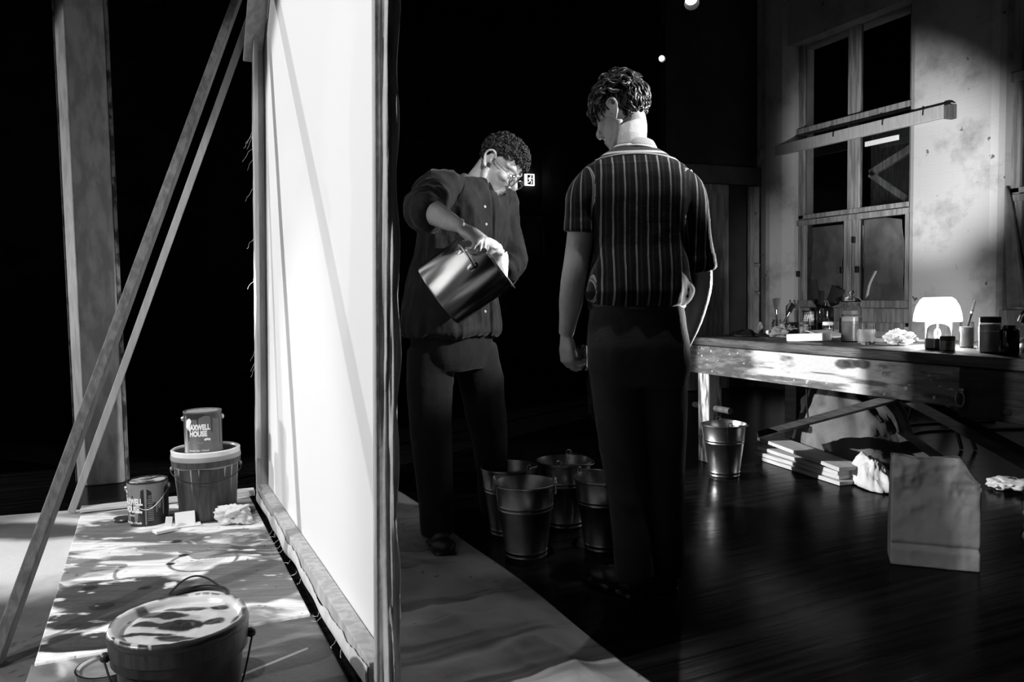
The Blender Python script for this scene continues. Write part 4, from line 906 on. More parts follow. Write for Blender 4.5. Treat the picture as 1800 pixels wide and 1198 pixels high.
jar('dark_pot', (3.20, 2.115), .036, .12, 'dark round bottle between the powder jar and the telephone', 'bottle', m='amber', neck=.6)
crumple('plaster_lump', (3.18, 1.985, TZ), .04, .045, .05, 44, 'pale rough lump at the bench edge by the telephone', 'powder_mid', 'lump', rough=.15)
# telephone
t = thing('rotary_telephone', 'old black dial telephone at the right end of the bench', 'telephone', (3.42, 2.09, TZ), R(-8))
bm = NB()
rings = [(0, 0, 0, .11, .115, 0), (0, 0, .03, .108, .112, 0), (.01, 0, .07, .085, .09, 0), (.015, 0, .105, .06, .07, 0), (.015, 0, .125, .045, .06, 0)]
loft(bm, rings, 36, 3); obj('telephone_body', bm, 'bakelite', t)
q = (Vector((-.75, 0, .66))).to_track_quat('Z', 'Y').to_matrix().to_4x4(); q.translation = V(-.062, .0, .088)
bm = NB(); lathe(bm, [(0, .004), (.024, .005), (.026, .008), (.042, .008), (.045, .002), (.045, -.02), (0, -.02)], 32, M4=q); d_ = obj('telephone_dial', bm, 'steel', t)
bm = NB(); lathe(bm, [(0, .0095), (.022, .0095), (.022, .006), (0, .006)], 24, M4=q); obj('dial_card', bm, 'white', d_)
bm = NB()
for s in (-1, 1): tube(bm, [(.015, s*.04, .12), (.015, s*.045, .15)], .012, 10)
obj('cradle', bm, 'bakelite', t)
bm = NB(); tube(bm, [(.015, -.13, .125), (.015, -.115, .158), (.015, -.06, .176), (.015, 0, .18), (.015, .06, .176), (.015, .115, .158), (.015, .13, .125)], [.03, .026, .017, .0165, .017, .026, .03], 16, 4); obj('handset', bm, 'bakelite', t)
bm = NB(); box(bm, (-.006, .0, .182), (.012, .03, .008)); obj('handset_label', bm, 'powder_mid', t)

# ------------------------------------------------------------------ below the bench
DY = Vector((-.12, -.99, 0)).normalized(); rzb = math.atan2(DY.y, DY.x)
for k, (cx, cy, cz, L, w_, rr, tilt, lab) in enumerate((
    (3.40, 3.42, .013, .70, .12, .0, 0, 'pale pine board lying lowest of the stack beneath the bench'),
    (3.42, 3.46, .038, .72, .13, .03, .0, 'pale pine board second from the bottom of the stack beneath the bench'),
    (3.43, 3.47, .063, .74, .12, -.02, .01, 'pale pine board third from the bottom of the stack beneath the bench'),
    (3.44, 3.46, .104, .80, .15, -.06, .035, 'pale pine board on top of the stack beneath the bench'))):
    bm = NB(); box(bm, (0, 0, 0), (L, w_, .021)); o = obj('pine_board', bm, 'pine', bevel=.002, smooth=False)
    o.location = (cx, cy, cz); o.rotation_euler = (0, tilt, rzb+rr); tag(o, lab, 'board', 'pine boards under the bench')
# sheet heaped beneath the bench
def drape(name, c, pts, seed, label, m='sheet'):
    """pts: rows of (half width, x offset, y offset, z) from floor to crown"""
    n = 72; rows = []
    P = catmull([V(p[1], p[2], p[3]) for p in pts], 12); W = lerp_list([p[0] for p in pts], 12); W2 = lerp_list([p[4] for p in pts], 12)
    N = len(P); U = np.linspace(0, 2*math.pi, n); A = np.zeros((N, n, 3))
    for i in range(N):
        k = i/N
        f = ridge(np.stack([np.cos(U)*1.6+k*.9, np.sin(U)*1.6, np.full(n, k*1.1+seed)], 1), seed, 3); rr = 1+.75*(f-.5)*(1-.3*k)
        A[i, :, 0] = P[i].x+np.cos(U)*W2[i]*rr; A[i, :, 1] = P[i].y+np.sin(U)*W[i]*rr; A[i, :, 2] = P[i].z+(f-.5)*.10*min(1, k*3)
    A[:, -1] = A[:, 0]
    o = grid_sheet(name, m, A, thick=.003); o.location = c
    return tag(o, label, 'cloth')
drape('dust_sheet', (3.78, 3.42, 0), [(.36, 0, 0, .004, .27), (.30, 0, .02, .12, .22), (.26, .02, .05, .28, .19), (.20, .02, .08, .40, .15), (.13, .02, .10, .47, .10), (.03, .02, .11, .49, .03)], 3, 'big beige dust sheet heaped behind the board stack under the bench')
cloth_heap('dust_sheet', (3.46, 2.98, 0), .13, .22, .13, 52, 'pale cloth end spilling onto the floor between the boards and the paper bag', 'rag', 'cloth', rz=-.25, n=64, freq=.6)
tag(wire_path('power_cord', [(3.22, 3.24, .59), (3.22, 3.235, .45), (3.23, 3.23, .30)], .004, 'wire_dark'), 'thin dark cord hanging beneath the bench before the sheet', 'cord')
for pts, lab in (([(4.0, 4.0, .008), (4.5, 3.75, .008), (5.0, 3.95, .008), (5.5, 3.8, .008), (5.9, 3.6, .008)], 'dark cable crossing the floor under the bench, nearer one'), ([(4.1, 4.25, .008), (4.6, 4.05, .008), (5.2, 4.2, .008), (5.9, 4.0, .008)], 'dark cable crossing the floor under the bench, further one')):
    tag(wire_path('floor_cable', pts, .009, 'wire_dark'), lab, 'cable')
t = thing('lamp_stand', 'thin black folding stand behind the right end of the bench', 'stand', (4.71, 3.41, 0))
for k, (dx, dy) in enumerate(((.0, .0), (.05, -.06), (-.12, .34))):
    bm = NB(); tube(bm, [(dx, dy, .005), (-.12+dx*.2, .13, .75)], .012, 8); obj('leg', bm, 'wire_dark', t)
bm = NB(); tube(bm, [(-.12, .13, .66), (-.12, .13, .76)], .014, 8); obj('stand_pole', bm, 'wire_dark', t)

# ------------------------------------------------------------------ kraft paper bag
n = 60; hB = .415; wB, dB = .297, .14
ctr = Vector((2.634, 2.01, 0)); wd = Vector((.702, -.712, 0)); nd = Vector((.712, .702, 0))     # nd points away from the viewer
per = []
def seg_(a, b, k): return [a.lerp(b, i/k) for i in range(k)]
A0, A1, A2, A3 = V(-wB/2, 0, 0), V(wB/2, 0, 0), V(wB/2, dB, 0), V(-wB/2, dB, 0)
per = seg_(A0, A1, 46)+seg_(A1, A2, 18)+seg_(A2, A3, 46)+seg_(A3, A0, 18); per.append(per[0]); NPX = len(per)
rows = []; NZ = 70
P3 = np.zeros((NZ, NPX, 3))
for j in range(NZ):
    z = j/(NZ-1); pin = max(0, (z-.25)/.75)
    for i, p in enumerate(per):
        y = p.y*(1-.72*pin**1.3)+dB*.10*pin*(0)
        P3[j, i] = (p.x, y, z*hB)
F_ = P3.reshape(-1, 3)
rg = ridge(F_*np.array([8, 9, 6])+7.3, 77, 4); fb = fbm(F_*np.array([4, 4, 4]), 78); zz = F_[:, 2]/hB
amt = .014+.040*np.clip((zz-.35)/.6, 0, 1)
mask = (F_[:, 1] < .10)
F_[:, 1] += -(rg-.55)*amt*1.5-(fb-.5)*.02*np.clip(zz*2, 0, 1)
fl = np.clip((.175-zz)/.02, 0, 1); F_[:, 1] -= .006*fl*(1-np.clip(F_[:, 1]/.03, 0, 1)); F_[:, 1] += .010*np.exp(-((zz-.185)/.02)**2)*(F_[:, 1] < .05)
corner = np.clip((F_[:, 0]/(wB/2)-.55)*2.2, 0, 1)*np.clip((zz-.78)/.22, 0, 1); F_[:, 2] -= corner*.07; F_[:, 0] -= corner*.02
F_[:, 2] += .006*np.sin(F_[:, 0]*30)*np.clip((zz-.9)*10, 0, 1)
P3 = F_.reshape(NZ, NPX, 3); P3[:, -1] = P3[:, 0]
o = grid_sheet('paper_bag', 'kraft', P3, thick=.0008)
bm = NB(); bm.from_mesh(o.data); bmesh.ops.contextual_create(bm, geom=[e for e in bm.edges if e.is_boundary and max(v.co.z for v in e.verts) < .01]); bm.to_mesh(o.data); bm.free()
o.matrix_world = Matrix(((wd.x, nd.x, 0, ctr.x), (wd.y, nd.y, 0, ctr.y), (0, 0, 1, .002), (0, 0, 0, 1)))
tag(o, 'tall crumpled brown paper bag standing on the floor at the right', 'bag')
# things at the right edge
crumple('white_rag', (3.98, 2.62, 0), .14, .12, .075, 61, 'small white rag on the floor to the right of the paper bag', 'rag', 'rag', rough=.3, flat=False)
crumple('crumpled_bag', (3.16, 1.93, 0), .10, .10, .25, 67, 'crumpled grey paper heap cut off by the right edge', 'kraft')

# ------------------------------------------------------------------ metal buckets
def bucket(loc, label, bail, seed):
    h, rb, rt = .302, .080, .122
    t = thing('metal_bucket', label, 'bucket', loc, 0, 'galvanised buckets')
    r_ = lambda z: rb+(rt-rb)*z/h
    P_ = [(0, .012), (rb-.004, .012), (rb-.003, 0), (rb+.001, 0), (rb+.002, .012), (r_(.018)+.003, .016), (r_(.022), .022)]
    for zz_ in (.035, .200, .215):
        P_ += [(r_(zz_-.005), zz_-.005), (r_(zz_)+.003, zz_), (r_(zz_+.005), zz_+.005)]
    P_ += [(r_(h-.01), h-.01), (rt+.004, h-.006), (rt+.004, h), (rt-.001, h+.001), (r_(h-.02)-.003, h-.02), (rb-.002, .016), (0, .016)]
    bm = NB(); lathe(bm, P_, 56); obj('bucket_body', bm, 'galv', t)
    a = bail; e = V(math.cos(a), math.sin(a), 0)
    for s in (1, -1):
        bm = NB(); p = e*s*(rt+.003); bmx = Matrix.Rotation(a, 3, 'Z')
        box(bm, p+V(0, 0, h-.02), (.004, .03, .04), bmx); tube(bm, [p+V(0, 0, h-.01)+e.cross(V(0, 0, 1))*(.012*math.cos(k*.7))+V(0, 0, .02+.012*math.sin(k*.7)) for k in range(9)], .003, 6, closed=True)
        obj('bail_ear', bm, 'galv', t)
    f_ = e.cross(V(0, 0, 1)); A = e*(rt+.006)+V(0, 0, h+.008); B = -e*(rt+.006)+V(0, 0, h+.008)
    pts = [A]+[A.lerp(B, k/10)+f_*((rt+.012)*math.sin(k/10*math.pi)**.55)+V(0, 0, .0-.018*math.sin(k/10*math.pi)) for k in range(1, 10)]+[B]
    wire_path('bail', pts, .0026, 'wire', t, 4, 6)
    return t
bucket((1.40, 3.13, 0), 'metal bucket at the back left of the floor group, by the drop cloth edge', 1.9, 1)
bucket((1.335, 2.83, 0), 'metal bucket foremost of the floor group, its rim showing whole', 2.5, 2)
bucket((1.668, 3.12, 0), 'metal bucket at the back right of the floor group, half dark', .9, 3)
bucket((1.66, 2.76, 0), 'metal bucket standing closest to the young man\'s left leg, in shadow', 2.0, 4)
bucket((2.915, 3.545, 0), 'metal bucket standing alone in front of the bench leg', 1.15, 5)

# ------------------------------------------------------------------ turned-leg table and mat behind
t = thing('side_table', 'small turned-leg table on castors, mostly hidden behind the young man', 'table', (3.42, 5.30, 0))
for sx in (-1, 1):
    for sy in (-1, 1):
        bm = NB(); lathe(bm, [(0, .075), (.010, .075), (.016, .10), (.012, .13), (.018, .2), (.024, .235), (.015, .25), (.026, .27), (.028, .36), (.016, .38), (.02, .5), (.026, .62), (.026, .72), (0, .72)], 16, (sx*.24, sy*.2, 0)); l = obj('leg', bm, 'prop', t)
        bm = NB(); q = Matrix.Translation((sx*.24, sy*.2, .04)) @ Matrix.Rotation(R(90), 4, 'Y'); lathe(bm, [(0, -.012), (.03, -.012), (.036, 0), (.03, .012), (0, .012)], 18, M4=q); box(bm, (sx*.24, sy*.2, .075), (.03, .02, .015)); obj('castor', bm, 'wire_dark', l)
bm = NB(); box(bm, (0, 0, .735), (.54, .46, .03)); obj('table_top', bm, 'wood_dark', t, smooth=False, bevel=.004)
bm = NB(); vs = [bm.verts.new(p) for p in ((2.78, 5.30, .003), (3.5, 4.95, .003), (3.95, 5.5, .003), (3.2, 5.8, .003))]; bm.faces.new(vs)
r_ = bmesh.ops.extrude_face_region(bm, geom=bm.faces[:]); bmesh.ops.translate(bm, verts=[v for v in r_['geom'] if isinstance(v, bmesh.types.BMVert)], vec=(0, 0, .004)); tag(obj('floor_mat', bm, 'black', smooth=False), 'flat black mat on the floor under the castor table', 'mat')
# ------------------------------------------------------------------ people
def basis(fwd, up):
    y = Vector(fwd).normalized(); z = Vector(up); x = y.cross(z).normalized(); z = x.cross(y)
    return x, y, z
def frame4(o, x, y, z):
    return Matrix(((x[0], y[0], z[0], o[0]), (x[1], y[1], z[1], o[1]), (x[2], y[2], z[2], o[2]), (0, 0, 0, 1)))
def head_mesh(nose_l=1., jaw=1.):
    b = NB()
    ell(b, (0, -.018, .038), (.073, .093, .082)); ell(b, (0, .022, .05), (.066, .064, .062)); ell(b, (0, .028, -.03), (.060, .056, .080))
    ell(b, (0, .012, -.055), (.056, .05, .055)); ell(b, (0, .062, -.097*jaw), (.026, .024, .021)); ell(b, (0, .05, -.075), (.042, .036, .04))
    for s in (1, -1):
        tube(b, [(s*.057, -.012, -.035), (s*.053, .004, -.072), (s*.034, .042, -.095*jaw), (0, .066, -.104*jaw)], [.014, .016, .017, .017], 10, 3)
        ell(b, (s*.040, .056, -.018), (.023, .024, .02)); tube(b, [(s*.056, .045, .026), (s*.034, .076, .030), (s*.010, .083, .022)], [.008, .0105, .009], 10, 3)
        ell(b, (s*.031, .069, .004), (.0155, .0135, .011)); tube(b, [(s*.047, .066, .010), (s*.032, .083, .013), (s*.017, .076, .008)], [.003, .0045, .003], 8, 3)
        ell(b, (s*.012, .094, -.036), (.0095, .012, .0085))
        # ear
        e = V(s*.073, -.012, -.004)
        loop = [e+V(s*(.004+.012*k), dy, dz) for k, dy, dz in ((.2, .012, .016), (.6, .008, .030), (1, -.008, .036), (1.3, -.024, .026), (1.2, -.028, .006), (.9, -.018, -.014), (.5, -.004, -.030), (.2, .006, -.028))]
        tube(b, loop, [.0045, .005, .0052, .0055, .0052, .005, .0068, .005], 8, 3)
        ell(b, e+V(s*.006, -.008, .004), (.005, .017, .026), Matrix.Rotation(-s*.35, 3, 'Z'))
        tube(b, [e+V(s*.004, .008, .008), e+V(s*.013, -.008, .016), e+V(s*.014, -.016, .002), e+V(s*.009, -.008, -.014)], [.003, .004, .004, .003], 8, 2)
        ell(b, e+V(s*.003, .010, -.006), (.006, .005, .008))
    tube(b, [(0, .078, .020), (0, .094, .0), (0, .108*nose_l, -.022), (0, .104*nose_l, -.036)], [.008, .0095, .0125, .010], 12, 3)
    tube(b, [(0, .09, -.04), (0, .091, -.052)], [.006, .008], 8)
    tube(b, [(-.024, .074, -.066), (-.010, .088, -.0625), (0, .089, -.0645), (.010, .088, -.0625), (.024, .074, -.066)], [.003, .0058, .0055, .0058, .003], 8, 3)
    tube(b, [(-.021, .075, -.070), (0, .087, -.0755), (.021, .075, -.070)], [.003, .0068, .003], 8, 4)
    return b
def hand_mesh(side, curls, spread=(10, 3, -4, -11), thumb=((.55, .55, -.45), (.15, .85, -.5), (.0, .8, -.6)), sc=1.):
    """wrist at origin, +Y fingers, +Z back of hand; thumb on +X for a left hand (side=1), -X for a right hand"""
    b = NB(); s = side
    tube(b, [(0, -.012, 0), (0, .02, .001), (0, .05, .003), (0, .082, .001), (0, .094, 0)], [.026, .033, .0405, .041, .034], 20, 3, flat=.40, ref=(1, 0, 0))
    ell(b, (s*.024, .032, -.008), (.016, .028, .014)); ell(b, (-s*.022, .035, -.006), (.014, .032, .012))
    bx = (.029, .0095, -.0105, -.029); by = (.088, .093, .089, .078); ln = (.072, .080, .074, .058); rr = (.0092, .0095, .009, .008)
    for i in range(4):
        a = R(spread[i]); d0 = V(s*math.sin(a), math.cos(a), 0); p = V(s*bx[i], by[i], .001); th = 0; pts = [p-d0*.025, p]; rad = [rr[i]*1.0, rr[i]*1.12]
        for k, fr in enumerate((.45, .30, .25)):
            th += R(curls[i][k]); dd = d0*math.cos(th)+V(0, 0, -1)*math.sin(th)
            pts.append(pts[-1]+dd*ln[i]*fr*.5); pts.append(pts[-1]+dd*ln[i]*fr*.5); rad += [rr[i]*(.98-.06*k), rr[i]*(1.02-.10*k)]
        rad[-1] = rr[i]*.62
        tube(b, pts, rad, 12, 2); ell(b, p+V(0, 0, .003), .0098, sub=2); ell(b, pts[-1], rr[i]*.62, sub=2)
    p = V(s*.026, .018, -.006); pts = [p]; rad = [.0125]
    for d, l in zip(thumb, (.042, .033, .026)):
        dd = V(s*d[0], d[1], d[2]).normalized(); pts.append(pts[-1]+dd*l*.5); pts.append(pts[-1]+dd*l*.5); rad += [.0118, .0108]
    rad[-1] = .0065; tube(b, pts, rad, 12, 2); ell(b, pts[-1], .0066, sub=2)
    if sc != 1: bmesh.ops.scale(b, vec=(sc,)*3, verts=b.verts)
    return b
def wrinkle(me, amt, sc, seed, zmask=None, fine=.3, keep=None):
    a = coords(me).astype(np.float64); n = normals(me)
    f = (ridge(a*np.array(sc), seed, 3)-.5)*amt+(fbm(a*26, seed+4, 3)-.5)*amt*fine
    if zmask is not None: f = f*zmask(a)
    setco(me, a+n*f[:, None])
def hair_clumps(bm, Mh, seed, n, mask, length, rad, flow, curl, lift=.010, tip=.010, freq=1., base=(0, -.016, .042), rx=(.079, .098, .089), K=8, flat=.45):
    """locks that follow the scalp shell, waving from side to side, tips lifting off"""
    rnd = random.Random(seed); made = 0; B = Vector(base); tries = 0
    while made < n and tries < n*60:
        tries += 1
        u = rnd.uniform(-1, 1); a = rnd.uniform(0, 2*math.pi); q = math.sqrt(1-u*u); d = V(q*math.cos(a), q*math.sin(a), u)
        p = V(B.x+d.x*rx[0], B.y+d.y*rx[1], B.z+d.z*rx[2])
        if not mask(p, d, rnd): continue
        made += 1; L = length(p, d)*rnd.uniform(.7, 1.3); ph = rnd.uniform(0, 6.28); cu = curl*rnd.uniform(.5, 1.3); lf = lift*rnd.uniform(.2, 1.2); tp = tip*rnd.uniform(0, 1.5); fq = freq*rnd.uniform(.7, 1.3)
        f0 = flow(p, d); cur = p.copy(); pts = []
        for k in range(K+1):
            t = k/K; e = V((cur.x-B.x)/rx[0], (cur.y-B.y)/rx[1], (cur.z-B.z)/rx[2]); e.normalize(); nrm = V(e.x/rx[0], e.y/rx[1], e.z/rx[2]).normalized()
            s_ = 1+(-.002+lf*math.sin(math.pi*t)+tp*t*t)/.088; pts.append(V(B.x+e.x*rx[0]*s_, B.y+e.y*rx[1]*s_, B.z+e.z*rx[2]*s_))
            f = flow(cur, e)*.6+f0*.4; f = f-nrm*f.dot(nrm)
            if f.length < 1e-4: f = nrm.orthogonal()
            f.normalize(); sd = nrm.cross(f); di = (f+sd*cu*math.sin(6.28*fq*t+ph)).normalized(); cur = B+V(e.x*rx[0], e.y*rx[1], e.z*rx[2])+di*L/K
        r0 = rad*rnd.uniform(.6, 1.25)
        tube(bm, [Mh @ x for x in pts], [r0*(.55+.5*math.sin(math.pi*min(1, (k/K)*1.1+.1)))*(1 if k < K-1 else (.75 if k < K else .3)) for k in range(K+1)], 6, 0, flat=flat)
def shoe(bm, heel, toe, w_=.047, h=.07):
    heel, toe = Vector(heel), Vector(toe); d = toe-heel; L = d.length; d.normalize(); s = d.cross(V(0, 0, 1))
    q = frame4(heel, s, d, (0, 0, 1)); b = NB()
    ell(b, (0, .035, .042), (w_*.78, .042, .042)); ell(b, (0, L*.45, .045), (w_*.82, L*.3, .044)); ell(b, (0, L*.74, .033), (w_, L*.26, .032)); ell(b, (0, .055, .075), (w_*.75, .05, .045))
    for v in b.verts: v.co.z = max(v.co.z, .014)
    box(b, (0, L*.72, .008), (w_*1.75, L*.5, .014)); box(b, (0, L*.18, .008), (w_*1.4, L*.34, .014))
    merge(bm, b, q)
def band(name, low, high, thick, m, parent, flip=None, drop=.0):
    """collar: open strip between two point lists, optional fold-over"""
    bm = NB(); n = len(low)
    rows = [low, high]
    if flip: rows.append(flip)
    vs = [[bm.verts.new(p) for p in r] for r in rows]
    for a, b in zip(vs, vs[1:]):
        for i in range(n-1): bm.faces.new((a[i], a[i+1], b[i+1], b[i]))
    o = obj(name, bm, m, parent, angle=70); s = o.modifiers.new('sub', 'SUBSURF'); s.levels = 2; s.render_levels = 2
    s = o.modifiers.new('s', 'SOLIDIFY'); s.thickness = thick; return o

# ================= young man seen from behind (local x = right in the photo, y = away, z = up)
P2 = thing('person', 'young man in striped shirt seen from behind, head bowed left, holding a glass', 'person', (1.486, 2.297, 0), -PSI)
hc = V(-.006, .092, 1.662); x_, y_, z_ = basis((-.72, .60, -.34), (-.26, .22, .94)); H2 = frame4(hc, x_, y_, z_)
body = NB(); merge(body, head_mesh(), H2)
tube(body, [H2 @ V(0, -.03, -.01), H2 @ V(0, -.028, -.06), (.018, .02, 1.56), (.024, .0, 1.47)], [.049, .0465, .050, .072], 20, 3)
loft(body, [(.03, 0, .88, .13, .09, 0), (.032, 0, 1.05, .125, .09, 0), (.033, 0, 1.2, .13, .10, 0), (.03, 0, 1.35, .15, .105, 0), (.026, 0, 1.45, .13, .08, 0), (.024, 0, 1.50, .06, .05, 0)], 28, 3)
# left arm with glass
tube(body, [(-.10, 0, 1.43), (-.152, 0, 1.35), (-.162, 0, 1.25), (-.178, -.005, 1.15), (-.189, .0, 1.085), (-.196, .015, 1.02), (-.205, .04, .95), (-.212, .052, .905)], [.055, .05, .045, .043, .0425, .0415, .031, .0265], 16, 3)
YL = V(.10, .10, -1).normalized(); ZL = V(-.86, -.5, 0); ZL = (ZL-YL*ZL.dot(YL)).normalized(); XL = YL.cross(ZL)
HL = frame4((-.213, .055, .90), XL, YL, ZL)
merge(body, hand_mesh(1, ((38, 48, 30), (40, 48, 32), (42, 48, 32), (44, 48, 30)), thumb=((.6, .5, -.6), (.1, .75, -.65), (-.2, .75, -.6))), HL)
# right arm
tube(body, [(.165, 0, 1.43), (.215, 0, 1.33), (.232, .0, 1.22), (.246, .01, 1.12), (.250, .035, 1.05), (.238, .085, .95), (.214, .14, .855)], [.055, .05, .043, .039, .038, .032, .025], 16, 3)
YR = V(-.25, .45, -.85).normalized(); ZR = V(.9, .2, 0); ZR = (ZR-YR*ZR.dot(YR)).normalized(); XR = YR.cross(ZR)
merge(body, hand_mesh(-1, ((25, 30, 20), (28, 32, 20), (30, 34, 22), (32, 34, 22))), frame4((.212, .145, .85), XR, YR, ZR))
# legs (under the trousers)
for pts in ([(-.045, 0, .85), (-.03, .0, .52), (.0, .0, .25), (.008, -.005, .08)], [(.108, .02, .85), (.115, .03, .52), (.122, .04, .25), (.128, .05, .08)]): tube(body, pts, [.08, .055, .047, .035], 16, 3)
me = fuse(body, .0042, 3); obj('body', me, 'skin', P2)
# hair: waves falling forward
def hair_base(H, region, c, r):
    b = NB(); ell(b, c, r, sub=5); cv = Vector(c)
    for v in b.verts:
        if not region(v.co): v.co = cv+(v.co-cv)*.80
        else: v.co += v.co.normalized()*.004*noise.noise(v.co*70)
    hb = NB(); merge(hb, b, H); return hb
def reg2(p):
    if p.y > .035: return p.z > .064+.004*math.sin(p.x*120)
    if p.y > -.03: return p.z > .026+.25*max(0, p.y)
    return p.z > -.052+.06*max(0, .06-abs(p.x))
hb = hair_base(H2, reg2, (0, -.016, .042), (.079, .098, .089))
def flow2(p, d):
    if p.y > .02 and p.z < .105: return V(p.x*3+.2, .7, -.75)
    if p.z > .075: return V(p.x*5+.15, .5, .0)
    return V(p.x*1.5, .15, -1)
hair_clumps(hb, H2, 5, 520, lambda p, d, r: reg2(p), lambda p, d: .028+.030*max(0, min(1, (p.z+.01)/.09)), .0056, flow2, .8, lift=.006, tip=.004)
hair_clumps(hb, H2, 6, 330, lambda p, d, r: p.z > .05 and p.y > -.10, lambda p, d: .075, .0064, lambda p, d: V(p.x*6+.9*noise.noise(p*22), .6, .1), 1.3, lift=.020, tip=.012, freq=1.2)
hair_clumps(hb, H2, 9, 150, lambda p, d, r: p.z > .055 and p.y > .03, lambda p, d: .075, .0062, lambda p, d: V(p.x*4+.5*noise.noise(p*40), .7, -.7), 1.2, lift=.022, tip=.014, freq=1.3)
obj('hair', hb, 'hair', P2, angle=180)
# shirt
shirt = NB()
loft(shirt, [(.034, 0, 1.002, .148, .108, 0), (.034, 0, 1.015, .166, .128, 0), (.035, 0, 1.05, .177, .142, 0), (.036, 0, 1.10, .166, .134, 0), (.036, 0, 1.2, .150, .122, 0), (.034, 0, 1.28, .156, .125, 0), (.03, -.002, 1.36, .172, .123, 0), (.026, 0, 1.42, .182, .112, 0), (.024, .004, 1.465, .168, .094, 0), (.022, .01, 1.50, .118, .080, 0), (.022, .016, 1.53, .072, .066, 0), (.024, .02, 1.545, .060, .058, 0)], 44, 4)
tube(shirt, [(-.085, .0, 1.425), (-.138, 0, 1.375), (-.156, 0, 1.32), (-.158, .0, 1.275), (-.160, 0, 1.255)], [.072, .068, .060, .056, .056], 24, 4)
tube(shirt, [(-.157, 0, 1.292), (-.161, 0, 1.25)], [.0605, .0605], 24, 2)
tube(shirt, [(.125, .0, 1.425), (.190, 0, 1.375), (.216, 0, 1.30), (.232, .004, 1.22), (.243, .012, 1.145)], [.073, .066, .057, .051, .048], 24, 4)
tube(shirt, [(.240, .010, 1.165), (.247, .016, 1.12)], [.053, .054], 24, 2)
me = fuse(shirt, .0055, 6)
def z2(a): return np.where(a[:, 2] > 1.47, .35, 1.)
wrinkle(me, .014, (6, 6, 3.2), 3, z2, .25)
a = coords(me).astype(np.float64); n_ = normals(me)
# horizontal slack folds above the belt and at the rolled sleeves
fw = 1.5*np.clip((1.14-a[:, 2])/.08, 0, 1)*np.clip((a[:, 2]-1.0)/.03, 0, 1)*(np.abs(a[:, 0]-.034) < .185)*(a[:, 2] < 1.16)
setco(me, a+n_*((np.sin(a[:, 0]*70+8*fbm(a*5, 3))*.5)*.006*fw)[:, None])
a = coords(me).astype(np.float64); 
u = np.empty(len(a)); yk = np.zeros(len(a))
torso = (a[:, 0] > -.118) & (a[:, 0] < .178)
u[:] = (a[:, 0]-.03)+.010*(fbm(a*4, 9)-.5)*2-.12*np.clip(a[:, 0]-.03, 0, 1)*np.clip(1.45-a[:, 2], 0, 1)
aL = ~torso & (a[:, 0] < .03); aR = ~torso & (a[:, 0] >= .03)
u[aL] = np.arctan2(a[aL, 1], a[aL, 0]+.15)*.062+.02; u[aR] = np.arctan2(a[aR, 1], a[aR, 0]-.215)*.060+.4
zy = 1.472+.026*np.cos((a[:, 0]-.015)*8)
yk = np.clip((a[:, 2]-zy)/.004, 0, 1)*torso
for nm, vals in (('stripe_u', u), ('yoke', yk)):
    at = me.attributes.new(nm, 'FLOAT', 'POINT'); at.data.foreach_set('value', vals.astype(np.float32))
def stripe_mat():
    m = mat('striped_cotton', .03, .85, bump=.15, bscale=150, spec=.12); nt = m.node_tree; b = nt.nodes['Principled BSDF']; L = nt.links.new
    A_ = nt.nodes.new('ShaderNodeAttribute'); A_.attribute_name = 'stripe_u'; Y_ = nt.nodes.new('ShaderNodeAttribute'); Y_.attribute_name = 'yoke'
    ml = nt.nodes.new('ShaderNodeMath'); ml.operation = 'MULTIPLY'; ml.inputs[1].default_value = 1/.0365; fr = nt.nodes.new('ShaderNodeMath'); fr.operation = 'FRACT'
    cr = nt.nodes.new('ShaderNodeValToRGB'); cr.color_ramp.interpolation = 'CONSTANT'; e = cr.color_ramp.elements
    e[0].position = 0; e[0].color = (.010,)*3+(1,); e[1].position = .40; e[1].color = (.28,)*3+(1,)
    for p_, g in ((.45, .10), (.49, .34), (.54, .010), (.80, .026), (.96, .010)):
        q = e.new(p_); q.color = (g, g, g, 1)
    tc = nt.nodes.new('ShaderNodeTexCoord'); sp = nt.nodes.new('ShaderNodeSeparateXYZ'); m2 = nt.nodes.new('ShaderNodeMath'); m2.operation = 'MULTIPLY'; m2.inputs[1].default_value = 1/.028; f2 = nt.nodes.new('ShaderNodeMath'); f2.operation = 'FRACT'
    c2 = nt.nodes.new('ShaderNodeValToRGB'); c2.color_ramp.interpolation = 'CONSTANT'; c2.color_ramp.elements[0].color = (.05, .05, .05, 1); c2.color_ramp.elements[1].position = .72; c2.color_ramp.elements[1].color = (.5, .5, .5, 1)
    mx = nt.nodes.new('ShaderNodeMixRGB')
    L(A_.outputs['Fac'], ml.inputs[0]); L(ml.outputs[0], fr.inputs[0]); L(fr.outputs[0], cr.inputs[0])
    L(tc.outputs['Object'], sp.inputs[0]); L(sp.outputs[2], m2.inputs[0]); L(m2.outputs[0], f2.inputs[0]); L(f2.outputs[0], c2.inputs[0])
    L(Y_.outputs['Fac'], mx.inputs[0]); L(cr.outputs[0], mx.inputs[1]); L(c2.outputs[0], mx.inputs[2]); L(mx.outputs[0], b.inputs['Base Color'])
    return m
M['stripe'] = sheen(stripe_mat(), .2)
sh2 = obj('shirt', me, 'stripe', P2, angle=180)
bv = BVHTree.FromPolygons([v.co.copy() for v in me.vertices], [tuple(p.vertices) for p in me.polygons])
pts = []
for k in range(33):
    xx = -.165+.35*k/32; zz = 1.474+.026*math.cos((xx-.015)*8); h_ = bv.ray_cast(V(xx, -.6, zz), V(0, 1, 0))
    if h_[0]: pts.append(h_[0]+V(0, -.001, 0))
bm = NB(); tube(bm, pts, .0032, 6, 2, flat=1); obj('yoke_seam', bm, mat('pale_piping', .5, .8), sh2)
